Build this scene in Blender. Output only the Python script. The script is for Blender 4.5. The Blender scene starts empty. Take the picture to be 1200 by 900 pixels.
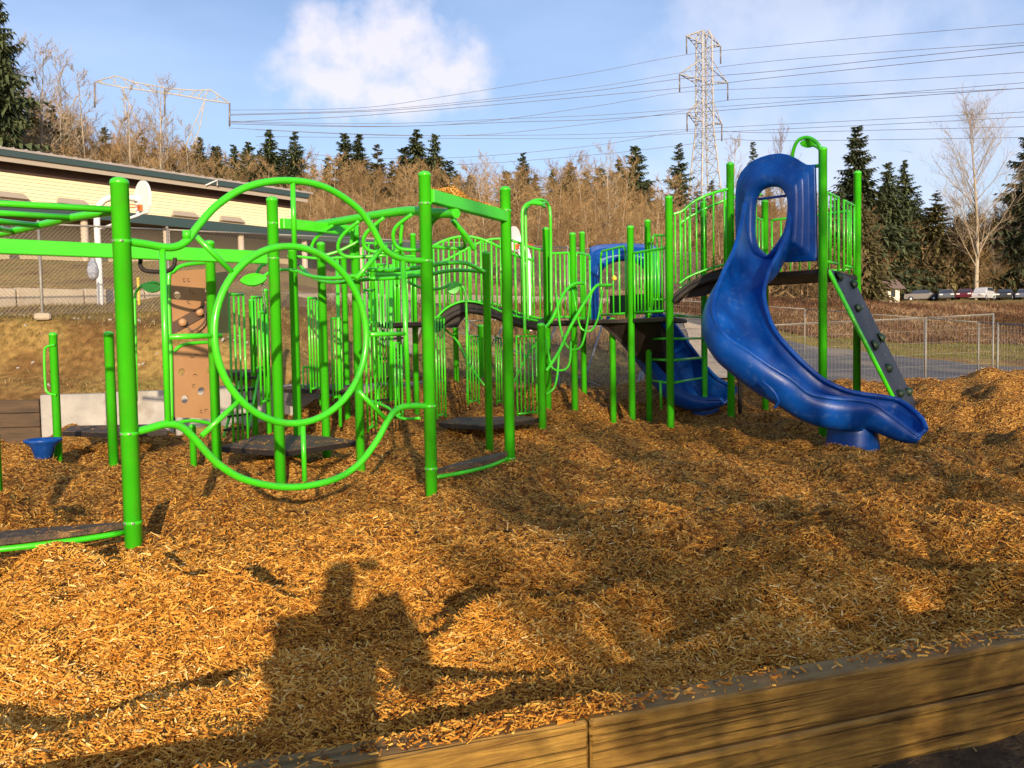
import bpy, math, random
import numpy as np
from mathutils import Vector, Matrix, Euler

random.seed(7)
rng = np.random.default_rng(11)
R = math.radians
SC = bpy.context.scene
COL = SC.collection

# ------------------------------------------------------------------ camera
CAM_POS = Vector((0.0, 0.0, 1.5))
PITCH, ROLL = 2.86, -1.0
cam_data = bpy.data.cameras.new('camera')
cam_data.sensor_width = 36.0
cam_data.lens = 30.0
cam_data.clip_start = 0.05
cam_data.clip_end = 3000.0
cam = bpy.data.objects.new('camera', cam_data)
COL.objects.link(cam)
CAM_M = Matrix.Rotation(R(90 - PITCH), 3, 'X') @ Matrix.Rotation(R(ROLL), 3, 'Z')
cam.matrix_world = Matrix.Translation(CAM_POS) @ CAM_M.to_4x4()
SC.camera = cam

# ------------------------------------------------------------------ light
SUN_ELEV = 14.3
SH = Vector((-0.172, 1.0)).normalized()          # direction shadows run on the ground
SUN_DIR = Vector((-SH.x * math.cos(R(SUN_ELEV)), -SH.y * math.cos(R(SUN_ELEV)), math.sin(R(SUN_ELEV))))
world = bpy.data.worlds.new('World')
SC.world = world
world.use_nodes = True
wn, wl = world.node_tree.nodes, world.node_tree.links
wn.clear()
def wnode(t, **kw):
    n = wn.new(t)
    for k, v in kw.items():
        setattr(n, k, v)
    return n
w_out = wnode('ShaderNodeOutputWorld')
w_bg = wnode('ShaderNodeBackground')
w_bg.inputs['Strength'].default_value = 0.132
w_sky = wnode('ShaderNodeTexSky', sky_type='NISHITA', sun_disc=False, sun_elevation=R(SUN_ELEV),
              sun_rotation=math.atan2(SUN_DIR.x, SUN_DIR.y), altitude=50, air_density=1.0, dust_density=1.2, ozone_density=1.6)
w_geo = wnode('ShaderNodeTexCoord')
w_tint = wnode('ShaderNodeMix', data_type='RGBA', blend_type='MULTIPLY')
w_tint.inputs[0].default_value = 1.0
w_tint.inputs[7].default_value = (1.12, 1.06, 1.16, 1)
wl.new(w_sky.outputs[0], w_tint.inputs[6])
last = w_tint.outputs[2]
def cloud_layer(prev, mask_socket, color):
    m = wnode('ShaderNodeMix', data_type='RGBA')
    wl.new(mask_socket, m.inputs[0]); wl.new(prev, m.inputs[6]); m.inputs[7].default_value = color
    return m.outputs[2]
def wmath(op, a, b=None, clamp=False):
    n = wnode('ShaderNodeMath', operation=op, use_clamp=clamp)
    for i, v in enumerate((a, b)):
        if v is None: continue
        if isinstance(v, (int, float)): n.inputs[i].default_value = v
        else: wl.new(v, n.inputs[i])
    return n.outputs[0]
def pix_dir(px, py):
    return (CAM_M @ Vector(((px - 600) / 1000, (450 - py) / 1000, -1))).normalized()
w_noise = wnode('ShaderNodeTexNoise'); w_noise.inputs['Scale'].default_value = 11.0
w_noise.inputs['Detail'].default_value = 12.0; w_noise.inputs['Roughness'].default_value = 0.58
wl.new(w_geo.outputs['Generated'], w_noise.inputs['Vector'])
def blob(px, py, rad, sy=1.0):
    d = pix_dir(px, py)
    sub = wnode('ShaderNodeVectorMath', operation='SUBTRACT'); wl.new(w_geo.outputs['Generated'], sub.inputs[0]); sub.inputs[1].default_value = d
    sc_ = wnode('ShaderNodeVectorMath', operation='MULTIPLY'); wl.new(sub.outputs[0], sc_.inputs[0]); sc_.inputs[1].default_value = (1, 1, sy)
    ln = wnode('ShaderNodeVectorMath', operation='LENGTH'); wl.new(sc_.outputs[0], ln.inputs[0])
    a = wmath('DIVIDE', ln.outputs['Value'], rad)
    return wmath('SUBTRACT', 1.0, a)
def mask_from(blobs, gain, nweight=1.0, thr=0.0, mx=0.9):
    b = blobs[0]
    for c in blobs[1:]:
        b = wmath('MAXIMUM', b, c)
    n = wmath('MULTIPLY', wmath('SUBTRACT', w_noise.outputs[0], 0.5), nweight * 4)
    s = wmath('ADD', b, n)
    s = wmath('MULTIPLY', wmath('SUBTRACT', s, thr), gain, True)
    b2 = wmath('MULTIPLY', b, 4.0, True)
    return wmath('MULTIPLY', wmath('MULTIPLY', s, b2), mx)
# soft high cloud everywhere (broken), the big puff, and the pale banks on the right
w_n2 = wnode('ShaderNodeTexNoise'); w_n2.inputs['Scale'].default_value = 3.2; w_n2.inputs['Detail'].default_value = 6.0
w_map = wnode('ShaderNodeMapping'); w_map.inputs['Scale'].default_value = (1, 1, 3.2); w_map.inputs['Location'].default_value = (3.3, 1.2, 0.4)
wl.new(w_geo.outputs['Generated'], w_map.inputs[0]); wl.new(w_map.outputs[0], w_n2.inputs['Vector'])
veil = wmath('MULTIPLY', wmath('SUBTRACT', w_n2.outputs[0], 0.32), 1.2, True)
CLOUD = (6.5, 6.1, 6.6, 1)
last = cloud_layer(last, veil, (3.9, 5.1, 7.7, 1))
last = cloud_layer(last, mask_from([blob(940, 30, .21, 1.6), blob(1190, 115, .16, 1.8), blob(1010, 190, .30, 2.2)], 1.1, .6, .06, .50), (5.8, 5.9, 6.9, 1))
last = cloud_layer(last, mask_from([blob(455, 62, .105, 1.25), blob(395, 60, .07, 1.1), blob(505, 85, .085, 1.3), blob(390, 95, .09, 1.7), blob(460, 110, .10, 2.4)], 1.5, .75, .13, .78), CLOUD)
wl.new(last, w_bg.inputs['Color']); wl.new(w_bg.outputs[0], w_out.inputs[0])

sun_data = bpy.data.lights.new('sun', 'SUN')
sun_data.energy = 5.0
sun_data.angle = R(0.55)
sun_data.color = (1.0, 0.80, 0.55)
sun = bpy.data.objects.new('sun', sun_data)
sun.rotation_euler = SUN_DIR.to_track_quat('Z', 'Y').to_euler()
sun.location = (10, -40, 30)
COL.objects.link(sun)
SC.view_settings.view_transform = 'Standard'
SC.view_settings.look = 'None'
SC.view_settings.exposure = 0.30
SC.view_settings.gamma = 1.0

# ------------------------------------------------------------------ pixel helpers (design-time: a view ray gives the bearing, a depth or a plane the place)
def ray(px, py):
    return CAM_M @ Vector(((px - 600) / 1000, (450 - py) / 1000, -1))
def PX(px, py, d):
    v = ray(px, py)
    return CAM_POS + v * (d / v.y)
def on_plane(px, py, A, B):
    """point of the vertical plane through ground points A,B seen at this bearing"""
    n = Vector((-(B[1] - A[1]), B[0] - A[0], 0))
    v = ray(px, py)
    t = n.dot(Vector((A[0], A[1], 0)) - CAM_POS) / n.dot(v)
    return CAM_POS + v * t
def on_z(px, py, z):
    v = ray(px, py)
    return CAM_POS + v * ((z - CAM_POS.z) / v.z)

# ------------------------------------------------------------------ terrain functions
def smooth(a, b, x):
    t = np.clip((x - a) / (b - a), 0, 1)
    return t * t * (3 - 2 * t)
_s = np.random.default_rng(5)
WAVES = []
for lam, amp in ((3.4, .036), (2.6, .038), (2.0, .042), (1.5, .042), (1.1, .038), (.8, .030), (.5, .022), (.33, .016)):
    for k in range(3):
        a = _s.uniform(0, math.pi)
        WAVES.append((math.cos(a) * 2 * math.pi / lam, math.sin(a) * 2 * math.pi / lam, _s.uniform(0, 6.28), amp * .75))
def bumps(x, y):
    z = 0
    for kx, ky, ph, am in WAVES:
        z = z + am * np.sin(kx * x + ky * y + ph + .7 * np.sin(ky * 0.6 * x - kx * .5 * y))
    return z
def near_z(y):
    return np.interp(y, [2.0, 3.2, 6.0, 8.4, 13.0], [.09, .09, .04, -.06, -.05])
def ground_flat(px, py):
    """ground point of the chip bed seen at this pixel"""
    z = 0.0
    for _ in range(12):
        p = on_z(px, py, z)
        z = float(near_z(p.y))
    return p
CH_AZ = [-900, 0, 200, 300, 430, 520, 600, 750, 900, 1000, 1100, 1200, 1500]
CH_D = [13.0, 14.5, 17.0, 19.0, 22.0]
CH_Z = {-900: [-.05, .0, 0, 0, 0], 0: [-.05, .0, .05, 0, 0], 200: [-.05, .02, .2, .3, .2], 300: [-.05, .05, .35, .5, .4], 430: [-.05, .15, .65, .85, .6],
        520: [-.05, .1, .5, .7, .3], 600: [-.05, .06, .42, .45, .0], 750: [-.05, .06, .40, .36, -.1], 900: [-.05, .08, .44, .30, -.2],
        1000: [-.02, .18, .50, .25, -.3], 1100: [.02, .38, .56, .2, -.4], 1200: [.05, .45, .62, .3, -.4], 1500: [.1, .5, .7, .5, -.2]}
def col_interp(table, azs, ds, x, y):
    px = 600 + 1000 * x / np.maximum(y, .5)
    A = np.array([table[a] for a in azs], float)
    ai = np.interp(px, azs, np.arange(len(azs)))
    i0 = np.clip(np.floor(ai).astype(int), 0, len(azs) - 2); f = ai - i0
    di = np.interp(y, ds, np.arange(len(ds)))
    j0 = np.clip(np.floor(di).astype(int), 0, len(ds) - 2); g = di - j0
    g = g * g * (3 - 2 * g)
    a = A[i0, j0] * (1 - g) + A[i0, j0 + 1] * g
    b = A[i0 + 1, j0] * (1 - g) + A[i0 + 1, j0 + 1] * g
    f = f * f * (3 - 2 * f)
    return a * (1 - f) + b * f
def chip_z(x, y):
    x = np.asarray(x, float); y = np.asarray(y, float)
    z = np.where(y < 13, near_z(y), col_interp(CH_Z, CH_AZ, CH_D, x, y))
    return z + bumps(x, y) * smooth(1.8, 4.5, y) + .05 * smooth(12, 15, y) * np.sin(x * 2.1 + 1) * np.sin(y * 1.3)
TE_AZ = [-900, 0, 200, 300, 430, 520, 600, 750, 850, 970, 1100, 1200, 1600]
TE_D = [14.2, 15.0, 16.0, 17.3, 21.0, 26.0, 31.0, 34.0, 37.0, 46.0, 60.0, 110.0, 160.0, 400.0]
TE_Z = {
 -900: [-.5, .5, .95, 2.2, 2.5, 3.5, 4.3, 5.0, 5.5, 5.9, 6.5, 11, 15, 20],
 0:    [-.5, .5, .95, 2.2, 2.55, 3.5, 4.4, 4.9, 5.4, 6.0, 6.8, 11, 15, 20],
 200:  [-.5, .4, .85, 2.0, 2.6, 3.4, 4.2, 4.7, 5.2, 6.0, 6.8, 11, 15, 20],
 300:  [-.5, .0, .5, 1.5, 2.5, 3.2, 4.0, 4.5, 5.0, 5.9, 6.6, 10, 13, 18],
 430:  [-.5, -.3, .1, .6, 1.5, 2.6, 3.3, 3.7, 4.2, 5.2, 6.2, 9.5, 12, 16],
 520:  [-.5, -.3, -.1, .3, .9, 2.0, 2.9, 3.3, 3.7, 4.6, 5.6, 9.0, 11, 15],
 600:  [-.5, -.3, -.2, .1, .6, 1.7, 2.6, 3.0, 3.3, 4.2, 5.2, 8.5, 10.5, 15],
 750:  [-.5, -.3, -.2, .1, .5, 1.3, 2.2, 2.5, 2.8, 3.7, 4.6, 7.6, 9.5, 14],
 850:  [-.5, -.3, -.2, .05, .35, .8, 1.4, 1.9, 2.2, 3.3, 4.2, 7.0, 9, 14],
 970:  [-.5, -.3, -.2, .0, .15, .35, .7, .95, 1.3, 3.0, 3.75, 5.9, 8, 14],
 1100: [-.5, -.3, -.2, .0, .05, .15, .4, .6, 1.0, 2.55, 3.4, 5.6, 7.5, 14],
 1200: [-.5, -.3, -.2, -.05, .0, .08, .2, .5, .9, 2.3, 3.2, 5.5, 7.5, 14],
 1600: [-.5, -.3, -.2, -.05, .0, .0, .1, .3, .7, 2.0, 3.0, 5.3, 7.5, 14]}
def terrain_z(x, y):
    x = np.asarray(x, float); y = np.asarray(y, float)
    z = col_interp(TE_Z, TE_AZ, TE_D, x, y)
    far = smooth(34, 48, y)
    nz = .12 * np.sin(x * .9 + 1.3 * np.sin(y * .31)) * np.sin(y * .8 + 2 * np.sin(x * .2)) + .06 * np.sin(x * 2.7 + y * 1.1) * np.sin(y * 2.2 - x)
    z = z + nz * (.35 + .65 * far) * smooth(17, 22, y)
    back = smooth(9.0, 3.0, y)               # in front of the timber edge and behind the photographer
    return z * (1 - back) + (-.16 + .012 * np.sin(x * 5) * np.sin(y * 4.3)) * back
def tz(x, y): return float(terrain_z(x, y))
def TP(px, d, py_guess=350):
    """terrain point at bearing px and depth d"""
    v = ray(px, py_guess); x = v.x / v.y * d
    return Vector((x, d, tz(x, d)))

# ------------------------------------------------------------------ materials
def mat(name, base, rough=.6, var=None, scale=8.0, bump=0.0, bscale=None, spec=.5, metal=0.0, coat=0.0, detail=5.0, stretch=None, obj_rand=0.0, dirt=None, var_obj=True):
    m = bpy.data.materials.new(name); m.use_nodes = True
    n, l = m.node_tree.nodes, m.node_tree.links
    b = n['Principled BSDF']
    b.inputs['Roughness'].default_value = rough
    b.inputs['Metallic'].default_value = metal
    b.inputs['Specular IOR Level'].default_value = spec
    b.inputs['Coat Weight'].default_value = coat
    b.inputs['Coat Roughness'].default_value = .12
    b.inputs['Base Color'].default_value = (*base, 1)
    tc = n.new('ShaderNodeTexCoord'); vec = tc.outputs['Object']
    if stretch:
        mp = n.new('ShaderNodeMapping'); mp.inputs['Scale'].default_value = stretch
        l.new(vec, mp.inputs[0]); vec = mp.outputs[0]
    col = None
    if var:
        nz = n.new('ShaderNodeTexNoise'); nz.inputs['Scale'].default_value = scale; nz.inputs['Detail'].default_value = detail
        nz.inputs['Roughness'].default_value = .6
        l.new(vec, nz.inputs['Vector'])
        cr = n.new('ShaderNodeValToRGB')
        cr.color_ramp.elements[0].position = .32; cr.color_ramp.elements[1].position = .68
        cr.color_ramp.elements[0].color = (*base, 1); cr.color_ramp.elements[1].color = (*var, 1)
        l.new(nz.outputs[0], cr.inputs[0]); col = cr.outputs[0]
    if dirt:
        nz = n.new('ShaderNodeTexNoise'); nz.inputs['Scale'].default_value = dirt[1]; nz.inputs['Detail'].default_value = 6
        l.new(tc.outputs['Object'], nz.inputs['Vector'])
        mr = n.new('ShaderNodeMapRange'); mr.inputs[1].default_value = .55; mr.inputs[2].default_value = .72
        mr.inputs[3].default_value = 0; mr.inputs[4].default_value = dirt[2]
        l.new(nz.outputs[0], mr.inputs[0])
        mx = n.new('ShaderNodeMix'); mx.data_type = 'RGBA'
        l.new(mr.outputs[0], mx.inputs[0])
        if col: l.new(col, mx.inputs[6])
        else: mx.inputs[6].default_value = (*base, 1)
        mx.inputs[7].default_value = (*dirt[0], 1); col = mx.outputs[2]
    if obj_rand:
        oi = n.new('ShaderNodeObjectInfo')
        mr = n.new('ShaderNodeMapRange'); mr.inputs[3].default_value = 1 - obj_rand; mr.inputs[4].default_value = 1 + obj_rand
        l.new(oi.outputs['Random'], mr.inputs[0])
        mx = n.new('ShaderNodeMix'); mx.data_type = 'RGBA'; mx.blend_type = 'MULTIPLY'; mx.inputs[0].default_value = 1
        cb = n.new('ShaderNodeCombineXYZ')
        for i in range(3): l.new(mr.outputs[0], cb.inputs[i])
        if col: l.new(col, mx.inputs[6])
        else: mx.inputs[6].default_value = (*base, 1)
        l.new(cb.outputs[0], mx.inputs[7]); col = mx.outputs[2]
    if col: l.new(col, b.inputs['Base Color'])
    if bump:
        nb = n.new('ShaderNodeTexNoise'); nb.inputs['Scale'].default_value = bscale or scale * 2; nb.inputs['Detail'].default_value = 6
        l.new(vec, nb.inputs['Vector'])
        bp = n.new('ShaderNodeBump'); bp.inputs['Strength'].default_value = min(1, bump); bp.inputs['Distance'].default_value = .02 * max(1, bump)
        l.new(nb.outputs[0], bp.inputs['Height']); l.new(bp.outputs[0], b.inputs['Normal'])
    return m

def attr_mat(name, stops, rough=.8, attr='tone', spec=.3, mapping=None, trans=0.0):
    """colour ramp driven by a per-piece random attribute"""
    m = bpy.data.materials.new(name); m.use_nodes = True
    n, l = m.node_tree.nodes, m.node_tree.links
    b = n['Principled BSDF']; b.inputs['Roughness'].default_value = rough; b.inputs['Specular IOR Level'].default_value = spec
    at = n.new('ShaderNodeAttribute'); at.attribute_name = attr
    cr = n.new('ShaderNodeValToRGB'); e = cr.color_ramp.elements
    e[0].position, e[0].color = stops[0][0], (*stops[0][1], 1)
    e[1].position, e[1].color = stops[-1][0], (*stops[-1][1], 1)
    for p, c in stops[1:-1]:
        k = e.new(p); k.color = (*c, 1)
    l.new(at.outputs['Fac'], cr.inputs[0]); l.new(cr.outputs[0], b.inputs['Base Color'])
    return m

M = {}
M['green'] = mat('green_powder_coat', (.046, .55, .010), .34, var=(.062, .62, .012), scale=3, spec=.5, coat=.3, bump=.04, bscale=60, dirt=((.10, .34, .03), 7, .3))
M['dgreen'] = mat('dark_green_plastic', (.008, .030, .014), .55)
M['blue'] = mat('blue_plastic', (.0012, .052, .28), .36, var=(.002, .066, .34), scale=3, spec=.35, coat=.0, bump=.07, bscale=26, dirt=((.07, .15, .34), 11, .35))
M['dblue'] = mat('dark_blue_grey_plastic', (.011, .014, .023), .6, var=(.019, .023, .036), scale=6, bump=.1)
M['black'] = mat('black_rubber_coating', (.007, .0045, .004), .65, var=(.018, .011, .008), scale=26, bump=.4, bscale=70, dirt=((.10, .06, .03), 18, .3))
M['perf'] = mat('perforated_step_coating', (.035, .024, .017), .7, var=(.11, .072, .045), scale=34, bump=.8, bscale=60, dirt=((.34, .18, .06), 9, .9))
M['tan'] = mat('tan_plastic_panel', (.38, .20, .095), .5, var=(.42, .23, .11), scale=4, bump=.08)
M['brown'] = mat('brown_plastic_and_shadow', (.10, .065, .05), .5, var=(.13, .08, .06), scale=4)  # grips and marks; also colours the shadow band on the tan panel
M['yellow'] = mat('yellow_plastic', (.75, .55, .04), .45)
M['chipbed'] = None
M['galv'] = mat('galvanized_steel', (.19, .18, .16), .55, var=(.27, .26, .235), scale=20, metal=.25)
M['wire'] = mat('galvanized_wire', (.24, .22, .19), .55, metal=.2)
M['trunk'] = mat('tan_grey_bark', (.30, .23, .15), .9, var=(.42, .34, .24), scale=2)
M['white'] = mat('white_painted_steel', (.80, .80, .78), .4, var=(.72, .72, .70), scale=8)
M['orange'] = mat('orange_rim_paint', (.65, .13, .02), .4)
M['pylon'] = mat('weathered_pylon_steel', (.46, .44, .42), .6, var=(.36, .345, .33), scale=.6)
M['cable'] = mat('dark_aluminium_cable', (.15, .15, .17), .5)
M['insul'] = mat('brown_glass_insulator', (.17, .15, .15), .3)
M['concrete'] = mat('pale_concrete', (.28, .27, .255), .9, var=(.42, .40, .37), scale=2.2, bump=.3, bscale=14, dirt=((.22, .18, .14), 3, .6))
M['curb'] = mat('concrete_block', (.36, .30, .22), .9, var=(.46, .39, .30), scale=2.2, bump=.3, bscale=12, obj_rand=.12)
M['oldwood'] = mat('dark_weathered_board', (.045, .03, .018), .8, var=(.10, .06, .03), scale=5, bump=.4, stretch=(.4, 1, 3))
M['siding'] = mat('cream_siding', (.74, .66, .44), .7, var=(.70, .62, .41), scale=1.5, bump=.05)
M['teal'] = mat('teal_painted_fascia', (.030, .060, .062), .5, var=(.035, .06, .065), scale=1)
M['roof'] = mat('grey_metal_roof', (.28, .25, .24), .6, var=(.34, .31, .29), scale=1.2)
M['tanroof'] = mat('tan_gravel_roof', (.42, .33, .22), .9, var=(.50, .40, .28), scale=4)
M['soffit'] = mat('pale_soffit', (.34, .30, .25), .7)
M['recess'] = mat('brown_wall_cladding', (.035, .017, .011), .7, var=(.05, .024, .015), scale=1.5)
M['column'] = mat('beige_column_paint', (.50, .42, .33), .6)
M['bark'] = mat('brown_bark', (.11, .075, .05), .9, var=(.18, .13, .09), scale=3, bump=.4)
M['birch'] = mat('pale_birch_bark', (.32, .265, .19), .85, var=(.44, .38, .29), scale=2.0)
M['twig'] = mat('tan_bare_twigs', (.27, .175, .078), .9, var=(.38, .26, .125), scale=.5, obj_rand=.22)
M['twigred'] = mat('russet_bare_twigs', (.18, .105, .045), .9, var=(.26, .165, .07), scale=.5, obj_rand=.25)
M['palewig'] = mat('pale_bare_twigs', (.30, .235, .165), .9, var=(.40, .33, .24), scale=.5, obj_rand=.12)
M['needle'] = mat('dark_conifer_needles', (.034, .054, .024), .8, var=(.090, .112, .045), scale=.9, obj_rand=.3)
M['needle2'] = mat('olive_conifer_needles', (.085, .080, .026), .8, var=(.15, .13, .05), scale=.9, obj_rand=.25)
M['brush'] = attr_mat('dry_brush', [(0, (.045, .020, .010)), (.4, (.11, .048, .022)), (.75, (.19, .095, .042)), (1, (.34, .21, .11))], .9)
M['drygrass'] = attr_mat('dry_bank_grass', [(0, (.075, .06, .016)), (.5, (.18, .135, .04)), (.85, (.28, .20, .07)), (1, (.42, .32, .15))], .9)
M['lawn'] = attr_mat('short_verge_grass', [(0, (.08, .09, .02)), (1, (.19, .18, .045))], .9)
M['skin'] = mat('skin', (.5, .3, .2), .6)
M['cloth'] = mat('dark_jacket_fabric', (.04, .04, .06), .9)

# ------------------------------------------------------------------ mesh builder
OFF = {}
class MB:
    def __init__(s): s.v, s.f, s.sm = [], [], []
    def add(s, vs, fs, smooth=False):
        b = len(s.v)
        s.v.extend([tuple(v) for v in vs]); s.f.extend([tuple(i + b for i in f) for f in fs]); s.sm.extend([smooth] * len(fs))
        return s
    def box(s, c, size, rot=None, bev=0.0):
        c = Vector(c); hx, hy, hz = size[0] / 2, size[1] / 2, size[2] / 2
        rot = rot or Matrix.Identity(3)
        if bev <= 0:
            vs = [c + rot @ Vector((x * hx, y * hy, z * hz)) for z in (-1, 1) for x, y in ((-1, -1), (1, -1), (1, 1), (-1, 1))]
            s.add(vs, [(3, 2, 1, 0), (4, 5, 6, 7), (0, 1, 5, 4), (1, 2, 6, 5), (2, 3, 7, 6), (3, 0, 4, 7)])
        else:
            b = min(bev, hx * .9, hy * .9, hz * .9)
            pts = [(-hx + b, -hy), (hx - b, -hy), (hx, -hy + b), (hx, hy - b), (hx - b, hy), (-hx + b, hy), (-hx, hy - b), (-hx, -hy + b)]
            inn = [(x * (hx - b) / hx, y * (hy - b) / hy) for x, y in pts]
            vs = []
            for z, P in ((-hz, inn), (-hz + b, pts), (hz - b, pts), (hz, inn)):
                vs += [c + rot @ Vector((x, y, z)) for x, y in P]
            fs = [tuple(reversed(range(8))), tuple(range(24, 32))]
            for k in range(3):
                for i in range(8):
                    j = (i + 1) % 8
                    fs.append((k * 8 + i, k * 8 + j, k * 8 + 8 + j, k * 8 + 8 + i))
            s.add(vs, fs)
        return s
    def tube(s, pts, r, n=8, caps=True, closed=False, flat=None):
        pts = [Vector(p) for p in pts]; N = len(pts)
        rr = r if isinstance(r, (list, tuple)) else [r] * N
        vs = []; up = None
        for i, p in enumerate(pts):
            if closed: t = pts[(i + 1) % N] - pts[i - 1]
            else: t = pts[min(i + 1, N - 1)] - pts[max(i - 1, 0)]
            if t.length < 1e-9: t = Vector((0, 0, 1))
            t.normalize()
            if up is None:
                up = Vector((0, 0, 1)) if abs(t.z) < .9 else Vector((1, 0, 0))
            a = t.cross(up)
            if a.length < 1e-5: a = t.cross(Vector((0, 1, 0)))
            a.normalize(); b = a.cross(t).normalized(); up = b
            for k in range(n):
                an = 2 * math.pi * k / n
                vs.append(p + (a * math.cos(an) + b * math.sin(an)) * rr[i])
        fs = []
        for i in range(N if closed else N - 1):
            j = (i + 1) % N
            for k in range(n):
                q = (k + 1) % n
                fs.append((i * n + k, i * n + q, j * n + q, j * n + k))
        s.add(vs, fs, True)
        if caps and not closed:
            b = len(s.v) - len(vs)
            s.f.append(tuple(b + k for k in reversed(range(n)))); s.sm.append(False)
            s.f.append(tuple(b + (N - 1) * n + k for k in range(n))); s.sm.append(False)
        return s
    def lathe(s, c, prof, n=16, axis=None):
        c = Vector(c); vs = []; fs = []
        rot = Vector((0, 0, 1)).rotation_difference(axis).to_matrix() if axis is not None else Matrix.Identity(3)
        for r_, z in prof:
            for k in range(n):
                a = 2 * math.pi * k / n
                vs.append(c + rot @ Vector((r_ * math.cos(a), r_ * math.sin(a), z)))
        for i in range(len(prof) - 1):
            for k in range(n):
                q = (k + 1) % n
                fs.append((i * n + k, i * n + q, (i + 1) * n + q, (i + 1) * n + k))
        fs.append(tuple(reversed(range(n)))); fs.append(tuple((len(prof) - 1) * n + k for k in range(n)))
        return s.add(vs, fs, True)
    def prism(s, poly, z0, z1):
        n = len(poly)
        area = sum(poly[i][0] * poly[(i + 1) % n][1] - poly[(i + 1) % n][0] * poly[i][1] for i in range(n))
        if area < 0: poly = list(reversed(poly))
        vs = [(p[0], p[1], z0) for p in poly] + [(p[0], p[1], z1) for p in poly]
        fs = [tuple(reversed(range(n))), tuple(range(n, 2 * n))]
        for i in range(n):
            j = (i + 1) % n; fs.append((i, j, n + j, n + i))
        return s.add(vs, fs)
    def slab(s, poly3, nrm, th):
        """flat polygon of 3d points, thickened along nrm"""
        n = len(poly3); nrm = Vector(nrm).normalized() * th
        vs = [Vector(p) for p in poly3] + [Vector(p) + nrm for p in poly3]
        fs = [tuple(reversed(range(n))), tuple(range(n, 2 * n))]
        for i in range(n):
            j = (i + 1) % n; fs.append((i, j, n + j, n + i))
        return s.add(vs, fs)
    def build(s, name, material, parent=None, smooth=None):
        off = OFF.get(parent.name, Vector((0, 0, 0))) if parent else Vector((0, 0, 0))
        me = bpy.data.meshes.new(name)
        me.from_pydata([(v[0] - off.x, v[1] - off.y, v[2] - off.z) for v in s.v], [], s.f)
        me.polygons.foreach_set('use_smooth', s.sm if smooth is None else [smooth] * len(s.f))
        me.materials.append(material); me.update()
        o = bpy.data.objects.new(name, me); COL.objects.link(o)
        if parent: o.parent = parent; OFF[o.name] = off
        return o
def thing(name, label, cat, loc=(0, 0, 0), group=None):
    o = bpy.data.objects.new(name, None); o.empty_display_size = .2; COL.objects.link(o)
    o.location = loc; OFF[o.name] = Vector(loc)
    o['label'] = label; o['category'] = cat
    if group: o['group'] = group
    return o
def tag(o, label, cat, group=None):
    o['label'] = label; o['category'] = cat
    if group: o['group'] = group
    return o
def copy_tree(o, parent=None):
    c = o.copy(); COL.objects.link(c)
    if parent: c.parent = parent
    for ch in o.children: copy_tree(ch, c)
    return c
def spline(pts, k=6, closed=False):
    pts = [Vector(p) for p in pts]; n = len(pts); out = []
    for i in range(n if closed else n - 1):
        if closed: p0, p1, p2, p3 = pts[i - 1], pts[i], pts[(i + 1) % n], pts[(i + 2) % n]
        else: p0, p1, p2, p3 = pts[max(i - 1, 0)], pts[i], pts[i + 1], pts[min(i + 2, n - 1)]
        for j in range(k):
            t = j / k
            out.append(.5 * ((2 * p1) + (p2 - p0) * t + (2 * p0 - 5 * p1 + 4 * p2 - p3) * t * t + (3 * p1 - p0 - 3 * p2 + p3) * t ** 3))
    if not closed: out.append(pts[-1])
    return out
def np_mesh(name, V, F, material, parent=None, tone=None, smooth=False):
    """V (n,3) float, F (m,3|4) int"""
    me = bpy.data.meshes.new(name); k = F.shape[1]
    me.vertices.add(len(V)); me.vertices.foreach_set('co', V.astype(np.float32).ravel())
    me.loops.add(F.size); me.loops.foreach_set('vertex_index', F.astype(np.int32).ravel())
    me.polygons.add(len(F)); me.polygons.foreach_set('loop_start', np.arange(0, F.size, k, dtype=np.int32))
    me.polygons.foreach_set('loop_total', np.full(len(F), k, dtype=np.int32))
    me.polygons.foreach_set('use_smooth', np.full(len(F), smooth))
    if tone is not None:
        a = me.attributes.new('tone', 'FLOAT', 'POINT'); a.data.foreach_set('value', tone.astype(np.float32))
    me.materials.append(material); me.update(calc_edges=True)
    o = bpy.data.objects.new(name, me); COL.objects.link(o)
    if parent: o.parent = parent
    return o
# ------------------------------------------------------------------ ground
def edge_y(x): return 2.66 + .36 * x           # front top line of the timber edge
def grid_faces(nr, nc):
    i = np.arange(nr - 1)[:, None] * nc + np.arange(nc - 1)[None, :]
    return np.stack([i, i + 1, i + nc + 1, i + nc], -1).reshape(-1, 4)
def setting(o): o['kind'] = 'structure'; return o

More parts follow.
